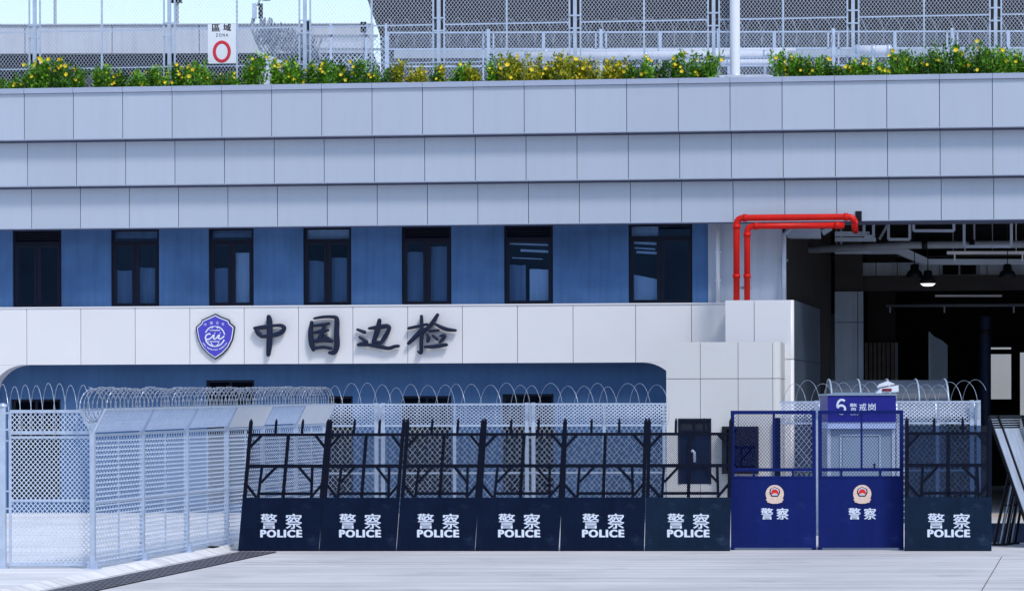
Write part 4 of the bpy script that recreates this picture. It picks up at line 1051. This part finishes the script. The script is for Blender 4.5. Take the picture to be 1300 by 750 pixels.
def blue_barrier(u0, u1, label):
    p0 = gp(u0, 697.5); p1 = gp(u1, 697.5); wd = (p1-p0).length - .012
    fr = Frame((p0.x+.006, p0.y, 0), math.atan2(p1.y-p0.y, p1.x-p0.x))
    T = Thing('police_barrier', label, 'barrier', fr, (wd/2, 0, 0), 'police barriers standing in a row')
    zt_, zm, zp = zb(524), zb(597), zb(605)
    q = MB(); q.box(0, .06, -.03, .03, .0, zt_-.03); q.box(wd-.06, wd, -.03, .03, 0, zt_-.03)
    q.bar((0, 0, zt_), (wd, 0, zt_), .06, .058); q.bar((.06, 0, zm), (wd-.06, 0, zm), .055, .05)
    q.bar((.51*wd, .003, zm), (.51*wd, .003, zt_), .032, .03)
    for f in (.27, .73): q.bar((f*wd, .003, zp), (f*wd, .003, zm), .035, .03)
    T.part('frame', q, M['blue'])
    T.part('mesh_panel', chain(MB(), [(.06, zp), (wd-.06, zp), (wd-.06, zt_-.03), (.06, zt_-.03)], lambda a, b: (a, .012, b), .05, .062, .0052, .005, (0, -1, 0)), M['blue'])
    pl = T.part('plate', MB().box(.0, wd, -.042, -.031, .035, zp), M['blue'])
    T.part('edge_fold', box(.0, wd, -.048, -.0425, zp-.035, zp), M['blue'], pl)
    for x in (.03, wd-.03): T.part('foot', box(x-.03, x+.03, -.05, .35, 0.0, .03), M['blue'])
    cx = .515*wd
    badge(T, cx, zb(628.5), -.043, pl)
    for ch, dx in (('警', -.128), ('察', .128)):
        T.part('lettering', text_mesh(ch, cx+dx, zb(653), .19, .185, -.0465, .0, fat=.007), M['text_white'], pl)
blue_barrier(927.5, 1036.5, 'bright blue police barrier with a red badge, in front of the black hatch')
blue_barrier(1038.5, 1147.5, 'bright blue police barrier with a red badge, in front of the guard booth')

# leaning stack of barrier panels at the right edge
def lean_panel(u, dY, label):
    Y0 = 52.6 + dY
    a = wp(u, 529, Y0); b = wp(u+58, 704, Y0); b.z = .02
    d1 = Vector((.74, 1.2, 0))
    c = b + d1; e = a + d1
    T = Thing('stacked_barrier', label, 'barrier', WF, (b.x, b.y, 0), 'barrier panels leaning at the right edge')
    nn = (b-a).cross(d1).normalized()
    T.part('panel', MB().quad4(a+(b-a)*.09, b, c, e+(c-e)*.09, .012, nn), M['shield_clear'])
    q = MB(); o_ = -nn*.02
    for p_, q_ in ((a, b), (e, c), (b, c), (a, e)): q.bar(p_+o_, q_+o_, .055, .045, nn)
    m1, m2 = a+(b-a)*.50, e+(c-e)*.50; q.bar(m1+o_, m2+o_, .04, .03, nn)
    m1, m2 = (a+e)/2, (b+c)/2; q.bar(m1+o_*1.1, m2+o_*1.1, .035, .03, nn)
    T.part('frame', q, M['black'])
    g = MB()
    for i in range(4):
        f = .02+.018*i; g.bar(a+(b-a)*f+o_*.3, e+(c-e)*f+o_*.3, .012, .02, nn)
    T.part('grip_ribs', g, M['grey_pipe'])
lean_panel(1257, .0, 'grey panel barrier leaning at the right edge, the leftmost of the stack')
lean_panel(1269, .25, 'grey panel barrier leaning at the right edge, in the middle of the stack')
lean_panel(1300, .7, 'grey panel barrier leaning at the right edge, the rightmost of the stack')
for k_, (ub, ut) in enumerate(((1262, 1283), (1269, 1289), (1277, 1294))):
    Y0 = 53.6 + .25*k_; b_ = wp(ub, 690-2*k_, Y0); t_ = wp(ut, 592, Y0); b_.z = .02
    lab = ['dark folded barrier frame propped under the leaning panels, nearest the slate barrier', 'dark folded barrier frame in the middle of those propped under the leaning panels', 'dark folded barrier frame propped deepest under the leaning panels'][k_]
    T = Thing('folded_frame', lab, 'barrier', WF, tuple(b_), 'folded frames under the leaning panels')
    T.part('rail', MB().bar(b_, t_, .045, .05), M['black']); e = Vector((.10, .02, 0))
    T.part('edge_strip', MB().bar(b_+e, t_+e*.8, .018, .05), M['galv']); T.part('rail', MB().bar(b_+e*1.6, t_+e*1.5, .04, .05), M['black'])
    T.part('cross_bar', MB().bar(b_+(t_-b_)*.5, b_+(t_-b_)*.5+e*1.7, .03, .04), M['black'])
    T.part('foot', MB().box(b_.x-.04, b_.x+.22, b_.y-.1, b_.y+.1, 0.007, .03), M['black'])
q = MB(); A_, B_ = gp(1262, 655), gp(1400, 652)
q.bar(A_+Vector((0, 0, .012)), B_+Vector((0, 0, .012)), .4, .004, (0, 0, 1)); structure('road_line', q, M['line_yellow'])
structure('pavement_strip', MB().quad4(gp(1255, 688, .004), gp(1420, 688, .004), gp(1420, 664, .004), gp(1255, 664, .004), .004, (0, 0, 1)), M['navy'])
structure('yard_apron', MB().quad4(gp(1255, 663, .004), gp(1420, 663, .004), gp(1420, 640, .004), gp(1255, 640, .004), .004, (0, 0, 1)), M['ground'])

# ------------------------------------------------------------ roof fence, planter and what stands beyond
DF = .62
def rp(u, v, d=DF): x, z = F.px(u, v, d); return Vector((x, -d, z))
pu = [-127, 44, 215, 387, 557, 730, 906, 1083, 1264, 1447]
px_ = [F.x(u, DF, 40) for u in pu]
zdk = zcop-.10; zft = zcop+2.7
RF = Thing('roof_fence', 'tall galvanised chain-link fence along the roof edge behind the flower planter', 'fence', F, (px_[4], -DF, zdk))
zmid, zlow = F.z(30, DF), F.z(78, DF)
for x in px_:
    o = RF.part('post', box(x-.036, x+.036, -DF-.04, -DF+.04, zdk, zft+.1), M['galv'])
    for s in (-1, 1): RF.part('frame_post', box(x+s*.118-.017, x+s*.118+.017, -DF-.02, -DF+.02, zdk+.08, zft), M['galv'])
    for z in (zmid+.14, zmid-.13, zlow): RF.part('tie_bar', MB().bar((x-.118, -DF-.03, z), (x+.118, -DF-.03, z), .03), M['galv'], o)
for a, b in zip(px_, px_[1:]):
    x0, x1 = a+.118, b-.118
    q = MB()
    for z, th in ((zdk+.1, .03), (zlow, .028), (zmid, .03), (zft, .034)): q.bar((x0, -DF+.002, z), (x1, -DF+.002, z), th)
    RF.part('rails', q, M['galv'])
    RF.part('mid_post', box((x0+x1)/2-.018, (x0+x1)/2+.018, -DF-.02, -DF+.02, zdk+.1, zft), M['galv'])
    RF.part('mesh_panel', chain(MB(), [(x0, zdk+.1), (x1, zdk+.1), (x1, zft), (x0, zft)], lambda p, r_: (p, -DF-.022, r_), .076, .100, .0056, .005, (0, -1, 0)), M['wire'])
# 區域 ZONA sign
DZ = DF+.04
a, b = rp(264, 81, DZ), rp(299.5, 32, DZ); a.z, b.z = F.px(282, 81, DZ)[1], F.px(282, 31, DZ)[1]
ZS = Thing('zone_sign', 'white zone sign with black writing and a red ring hung on the roof fence', 'sign', F, tuple(a))
bd = ZS.part('board', box(a.x, b.x, -DZ-.012, -DZ, a.z, b.z), M['white'])
cz = F.px(282, 66, DZ)[1]; cx = (a.x+b.x)/2
ZS.part('ring', MB().tube([(cx+.165*math.cos(t*math.pi/18), -DZ-.014, cz+.205*math.sin(t*math.pi/18)) for t in range(37)], .036, 8, flat=((0, 1, 0), .003), cap=False), M['red_sign'], bd)
for ch, u in (('區', 274.5), ('域', 288.5)): ZS.part('lettering', text_mesh(ch, F.x(u, DZ, 35), F.px(282, 35.5, DZ)[1], .17, .155, -DZ-.014, .0, fat=.004), M['black'], bd)
ZS.part('lettering', text_mesh('Z O N A', F.x(282, DZ, 45), F.px(282, 45, DZ)[1], .27, .07, -DZ-.014, .02), M['black'], bd)
# white column through the planter
xc = F.x(933, .85, 40)
WC = Thing('white_column', 'white round steel column rising from the planter in front of the roof fence', 'column', F, (xc, -.85, zcop-.1))
WC.part('shaft', MB().lathe([(.108, 0), (.108, 6)], (xc, -.85, zcop-.1), 24), M['white'])
WC.part('plinth', box(xc-.45, xc+.75, -1.25, -.64, zcop-.11, zcop+.10), M['concrete_white'])
WC.part('flange', MB().lathe([(.20, .211), (.20, .24), (.109, .25)], (xc, -.85, zcop-.1), 20), M['galv'])
q = MB(); random.seed(3)
for i in range(7):
    x = xc + random.uniform(-.5, .9); q.box(x, x+random.uniform(.08, .22), -1.5, -1.32, zcop-.11, zcop+random.uniform(.01, .08))
WC.part('rubble', q, M['concrete_white'])

# flowering shrubs
random.seed(11)
def leaf(mb, c, d, L, wdt, up):
    d = d.normalized(); s = d.cross(up); s = s.normalized() if s.length > 1e-4 else Vector((1, 0, 0)); n_ = s.cross(d)
    mb.add([c, c+d*L*.45+s*wdt*.5+n_*wdt*.12, c+d*L, c+d*L*.45-s*wdt*.5+n_*wdt*.12], [(0, 1, 2, 3)])
def rv(): 
    while True:
        v = Vector((random.uniform(-1, 1), random.uniform(-1, 1), random.uniform(-1, 1)))
        if .05 < v.length < 1: return v
def shrub_mesh(h, wd, nl, seed):
    random.seed(seed); q = MB(); st = MB(); tips = []
    ns = random.randint(6, 9)
    for i in range(ns):
        b = Vector((random.uniform(-wd*.35, wd*.35), random.uniform(-.08, .08), 0))
        hh = h*random.uniform(.45, 1.0); tp = Vector((b.x+random.uniform(-.12, .12), b.y+random.uniform(-.1, .1), hh))
        st.tube([b, (b+tp)/2+rv()*.03, tp], [.008, .006, .003], 4); tips.append(tp)
        for j in range(int(nl/ns)):
            f = random.random()**.85; c = b.lerp(tp, f) + rv()*(.10*(1-.5*f)+.02)
            d = rv() + Vector((0, -.25, .25)); leaf(q, c, d, random.uniform(.06, .12), random.uniform(.028, .052), Vector((random.uniform(-.5, .5), random.uniform(-.8, .2), 1)))
    return q, st, tips
def flower_mesh(seed):
    random.seed(seed); q = MB(); n_ = 5
    for i in range(n_):
        a = 2*math.pi*i/n_+random.uniform(-.15, .15); d = Vector((math.cos(a), -.45, math.sin(a)))
        leaf(q, Vector((0, 0, 0)), d, .062, .058, Vector((0, -1, 0)))
    q.tube([(0, .06, -.02), (0, .02, -.005), (0, -.005, 0)], [.006, .012, .018], 6)
    return q
VAR = []
for k in range(9):
    q, st, tips = shrub_mesh(random.uniform(.52, .74), .46, 620, 100+k)
    me = []
    for nm, mb in (('foliage', q), ('stems', st)):
        o = mb.build(nm, M['leaf']); me.append(o.data); bpy.data.objects.remove(o)
    VAR.append((me, tips))
FLW = []
for k in range(4):
    o = flower_mesh(k).build('flower', M['yellow']); FLW.append(o.data); bpy.data.objects.remove(o)
tone_meshes = {}
def toned(me, tone):
    key = (me.name, tone)
    if key not in tone_meshes:
        c = me.copy(); c.materials.clear(); c.materials.append(M[tone]); tone_meshes[key] = c
    return tone_meshes[key]
marks = [(44, 'first'), (215, 'second'), (387, 'third'), (557, 'fourth'), (730, 'fifth'), (906, 'sixth'), (1083, 'seventh'), (1264, 'eighth')]
us = []
u = -60
while u < 1360:
    us.append(u); u += random.uniform(10.5, 15)
gaps = [(908, 986)]
count = {}
random.seed(21)
seen = {}
for u in us:
    if any(a < u < b for a, b in gaps): continue
    d = random.uniform(.95, 1.38); x = F.x(u, d, 95)
    hs = 1.0 + .10*math.sin(u*.021+.8) + random.uniform(-.10, .10)
    if 395 < u < 500 or 1000 < u < 1300: hs *= 1.02
    if 470 < u < 620: hs *= .88
    if u < 30: hs *= .7
    if 252 < u < 312: hs *= .72
    ylw = (500 < u < 630 or 640 < u < 800) and random.random() < .62
    tone = 'leaf_y' if ylw else ('leaf_d' if random.random() < .22 else 'leaf')
    me, tips = VAR[random.randrange(9)]
    look = {'leaf_y': 'yellow-tinged', 'leaf_d': 'dark green', 'leaf': 'bright green'}[tone]
    nb = min(marks, key=lambda m_: abs(m_[0]-u)); sidew = 'left' if u < nb[0] else 'right'
    key = (tone, nb[1], sidew); seen[key] = seen.get(key, 0)+1
    nth = ['', 'next ', 'third ', 'fourth ', 'fifth ', 'sixth ', 'seventh ', 'eighth ', 'ninth ', 'tenth ', 'eleventh ', 'twelfth '][seen[key]-1]
    grp = 'flowering shrubs in the roof planter'
    lab = f'{nth}{look} flowering shrub from the left, {sidew} of the {nb[1]} roof-fence post'
    root = bpy.data.objects.new('flowering_shrub', None); COL.objects.link(root); root.empty_display_size = .1
    root.location = F.w((x, -d, zcop-.12)); root.rotation_euler = (0, 0, random.uniform(-.5, .5)-YAW + (math.pi if random.random() < .4 else 0)); s_ = hs; root.scale = (s_*1.05, s_, s_*1.02)
    root['label'] = lab; root['category'] = 'shrub'; root['group'] = grp
    for m_, nm in zip(me, ('foliage', 'stems')):
        o = bpy.data.objects.new(nm, toned(m_, tone)); COL.objects.link(o); o.parent = root
    nf = random.randint(6, 10) if ylw else random.randint(2, 5)
    for j in range(nf):
        tp = random.choice(tips); o = bpy.data.objects.new('flower', FLW[random.randrange(4)]); COL.objects.link(o); o.parent = root
        sgn = 1 if abs(root.rotation_euler.z) < 1.5 else -1
        o.location = tp + Vector((random.uniform(-.09, .09), -sgn*random.uniform(.04, .12), random.uniform(-.30 if ylw else -.16, .05)))
        o.rotation_euler = (random.uniform(-.5, .4), random.uniform(-1, 1), random.uniform(-.6, .6) + (0 if sgn > 0 else math.pi)); sc_ = random.uniform(.5, .9); o.scale = (sc_,)*3

# second fence on the roof with razor loops
YF2 = 79.0
def fX(u): return wp(u, 60, YF2).x
def fZ(v): return wp(850, v, YF2).z
zr = zdk
for xa_, xb_, ya_, yb_ in ((-140, 12, 82.5, 200), (12.001, 160, 82.5, 96.5), (12.001, 160, 114, 200)):
    structure('elevated_road', MB().box(xa_, xb_, ya_, yb_, zr-1.2, zr-.02), M['under'])
structure('roof_surface', MB().box(-60, 60, 76.2, 82.49, zr-1.2, zr-.021), M['under']) 
IF = Thing('inner_roof_fence', 'lower chain-link fence with angled top behind the tall roof fence', 'fence', WF, (fX(850), YF2, zr))
x0, x1 = fX(492), fX(1420); zt_, zv_ = fZ(41), fZ(62)
q = MB()
for z in (zt_, zv_, fZ(84), zr+.1): q.bar((x0, YF2, z), (x1, YF2, z), .04)
IF.part('rails', q, M['galv'])
for u in (492, 620, 690, 763, 838, 912, 983, 1058, 1136, 1209, 1280, 1350):
    IF.part('post', MB().box(fX(u)-.04, fX(u)+.04, YF2-.04, YF2+.04, zr, zt_+(.08 if u in (620, 763, 912, 1058, 1209, 1350) else 0)), M['galv'])
    if u in (620, 763, 1058, 1209):
        for s in (-.13, .13): IF.part('frame_post', box(fX(u)+s-.02, fX(u)+s+.02, YF2-.02, YF2+.02, zr, zt_), M['galv'])
IF.part('mesh_panel', chain(MB(), [(x0, zr+.1), (x1, zr+.1), (x1, zt_), (x0, zt_)], lambda a, b: (a, YF2, b), .075, .09, .0045, .005, (0, -1, 0)), M['wire_grey'])
q = helix((x0, YF2, zt_), (x1, YF2, zt_), (0, 0, 1), .34, 42, .06, .007, .5, 20, 4, lean=.2)
single('razor_wire_coil', 'open razor wire loops on the lower roof fence in front of the dark roof', 'razor wire', q, M['razor'], WF, (fX(850), YF2, zt_))
for (ua, ub, v, r_, y, lab) in ((665, 1010, 66, .055, 77.6, 'slim white roof pipe, the upper of the two behind the planter'), (640, 1000, 72, .11, 77.2, 'thick white roof pipe running below the slim pipe'), (1085, 1132, 64, .12, 77.4, 'short thick white roof pipe at the right between roof-fence posts'), (850, 1000, 80, .07, 77.0, 'low white roof pipe beside the base of the white column')):
    a, b = wp(ua, v, y), wp(ub, v-(ub-ua)*.006, y)
    T = Thing('roof_pipe', lab, 'pipe', WF, (a.x, y, zr)); T.part('run', MB().tube([a, b], r_, 12), M['concrete_white'])
    for f in (.08, .5, .92):
        p = a.lerp(b, f); T.part('stand', box(p.x-.03, p.x+.03, y-.03, y+.03, zr-.02, p.z-r_*.9), M['galv'])
        T.part('coupling', MB().tube([p-Vector((.05, 0, 0)), p+Vector((.05, 0, 0))], r_*1.15, 12), M['galv'])
# left end of that fence turning towards us, carrying a sagging bundle of wire
YW = 77.5
def w2(u, v, y=YW): return wp(u, v, y)
TW = Thing('fence_corner', 'sagging corner of chain-link with bundled razor wire left of the third roof-fence post', 'fence', WF, (w2(330, 80).x, YW, zr))
q = MB()
for pts in ([(321, 24), (320, 36), (328, 58), (340, 82), (345, 120)], [(331, 22), (333, 36), (342, 55), (352, 82), (356, 120)], [(333, 33), (362, 40), (400, 60), (408, 90), (410, 120)]):
    P = spline([tuple(w2(u, v)) for u, v in pts], 5); q.tube(P, .035, 6)
P = [w2(u, v) for u, v in ((333, 46), (480, 46))]; q.bar(P[0], P[1], .06); P = [w2(u, v) for u, v in ((340, 62), (490, 63))]; q.bar(P[0], P[1], .05)
TW.part('frame', q, M['grey_pipe'])
poly2 = [(322, 36), (335, 29), (365, 42), (402, 62), (408, 100), (352, 100), (330, 64)]
P2 = [(w2(u, v).x, w2(u, v).z) for u, v in poly2]
TW.part('mesh_panel', chain(MB(), P2, lambda a, b: (a, YW+.05, b), .10, .16, .022, .012, (0, -1, 0)), M['grey_pipe'])
TW.part('mesh_panel', chain(MB(), [(w2(405, 46).x, w2(405, 46).z), (w2(405, 100).x, w2(405, 100).z), (w2(492, 100).x, w2(492, 100).z), (w2(492, 46).x, w2(492, 46).z)], lambda a, b: (a, YW+.05, b), .11, .13, .013, .008, (0, -1, 0)), M['wire'])
TW.part('sheet', MB().quad4(w2(327, 64, YW-.4), w2(362, 79, YW-.4), w2(362, 110, YW-.4), w2(330, 110, YW-.4), .03, (0, 1, 0)), M['concrete_white'])
for u in (420, 465, 490): TW.part('post', MB().bar(w2(u, 30), Vector((w2(u, 30).x, YW, zr-.02)), .06), M['galv'])
q = helix(w2(326, 36), w2(404, 62), (0, 0, 1), .30, 30, .18, .009, .8, 20, 4)
single('razor_wire_coil', 'messy bundle of razor wire on the sagging fence corner on the roof', 'razor wire', q, M['razor'], WF, tuple(w2(360, 45)))
for k_, (u, v, lab) in enumerate(((323, 14, 'pale narrow floodlight standing on the sagging fence corner'), (331, 14, 'dark narrow floodlight standing on the sagging fence corner'))):
    p = w2(u, v); T = Thing('floodlight', lab, 'light', WF, (p.x, YW, p.z-.3), 'narrow floodlights on the fence corner')
    T.part('head', box(p.x-.05, p.x+.05, YW-.08, YW+.05, p.z-.19, p.z+.17), M['galv'] if k_ == 0 else M['black'])
    T.part('bracket', MB().bar((p.x, YW, p.z-.19), (p.x-.03, YW, p.z-.42), .04), M['grey_pipe'])
T = Thing('camera_arm', 'thin curved camera arm above the dark narrow floodlight', 'camera', WF, tuple(w2(330, 6)))
T.part('arm', MB().tube(spline([tuple(w2(u, v)) for u, v in ((327, 8), (329, 2), (333, -6), (336, -10))], 4), .03, 6), M['grey_pipe'])
T.part('dome', MB().lathe([(0, 0), (.1, .02), (.14, .08), (.06, .12)], tuple(w2(338, 2)), 14), M['grey_pipe'])
for u, v, lab in ((393, 38, 'dark floodlight on a pole right of the third roof-fence post'), (463, 40, 'dark floodlight on a pole left of the dark roof')):
    p = w2(u, v); T = Thing('floodlight', lab, 'light', WF, (p.x, YW, zr)); T.part('head', box(p.x-.10, p.x+.04, YW-.1, YW+.08, p.z-.02, p.z+.22), M['black'])
    T.part('pole', MB().bar((p.x, YW, zr-.02), (p.x, YW, p.z-.02), .05), M['grey_pipe'])
# viaduct parapet beyond
YV = 95.0
def vz(v, u=200): return wp(u, v, YV).z
VD = Thing('viaduct', 'pale concrete viaduct parapet with a dark underside crossing behind the roof fence', 'viaduct', WF, (wp(200, 60, YV).x, YV, zr))
xa_, xb_ = wp(-300, 60, YV).x, wp(474, 60, YV).x
q = MB(); n_ = 7
for i in range(n_): q.box(xa_+(xb_-xa_)*i/n_+.012, xa_+(xb_-xa_)*(i+1)/n_-.012, YV, YV+.4, vz(68), vz(32))
VD.part('parapet', q, M['concrete_white'])
VD.part('parapet_cap', box(xa_, xb_, YV-.06, YV+.46, vz(32)+.002, vz(30.5)), M['concrete_white'])
VD.part('deck', box(xa_, xb_, YV+.3, YV+9, vz(82), vz(68)-.003), M['under'])
for f in (.15, .5, .85): x = xa_+(xb_-xa_)*f; VD.part('pier', box(x-.6, x+.6, YV+3, YV+5, zr-.02, vz(82)-.002), M['concrete_white'])
VD.part('backing_wall', box(xa_, xb_, YV+5.2, YV+5.6, zr-.02, vz(82)-.003), M['under'])
T = Thing('mast', 'slender pale mast far behind the roof fence at the upper left', 'mast', WF, (wp(70, 30, 140).x, 140, zr))
T.part('pole', MB().lathe([(.10, 0), (.06, 14)], (wp(70, 30, 140).x, 140, zr-.02), 8), M['grey_wall'])
T = Thing('street_lamp', 'dark camera pole far behind the roof fence left of the zone sign', 'pole', WF, (wp(225, 30, 100).x, 100, zr))
p = wp(225, 2, 100); T.part('pole', MB().tube([(p.x-.02, 100, zr-.02), (p.x, 100, p.z)], .05, 8), M['grey_pipe']); T.part('head', box(p.x-.25, p.x+.15, 99.9, 100.1, p.z-.05, p.z+.2), M['black'])
# dark sweeping roof mass at right
YT = 125.0
pr = [(445, -60), (458, -30), (470, 0), (477, 18), (481, 36), (483, 60), (484, 120), (484, 260)]
pts = [(wp(u, v, YT).x, wp(u, v, YT).z) for u, v in spline([(a, b) for a, b in pr], 4)]
pts = [(x, max(z, zr-.5)) for x, z in pts]
xr_ = wp(1500, 0, YT).x
poly = pts + [(xr_, zr-.5), (xr_, pts[0][1])]
TB = Thing('terminal_building', 'huge dark building with a sweeping curved end rising behind the roof fence', 'building', WF, (wp(900, 0, YT).x, YT, zr))
TB.part('hull', MB().prism(poly, YT, YT+30), M['dark_roof'])
q = MB()
for u in range(520, 1480, 60):
    x = wp(u, 0, YT).x; q.box(x-.04, x+.04, YT-.06, YT-.002, zr, pts[0][1]-.2)
TB.part('ribs', q, M['under'])
TB.part('soffit_band', box(wp(500, 0, YT).x, xr_, YT-.10, YT-.062, wp(800, 74, YT).z, wp(800, 62, YT).z), M['grey_wall'])
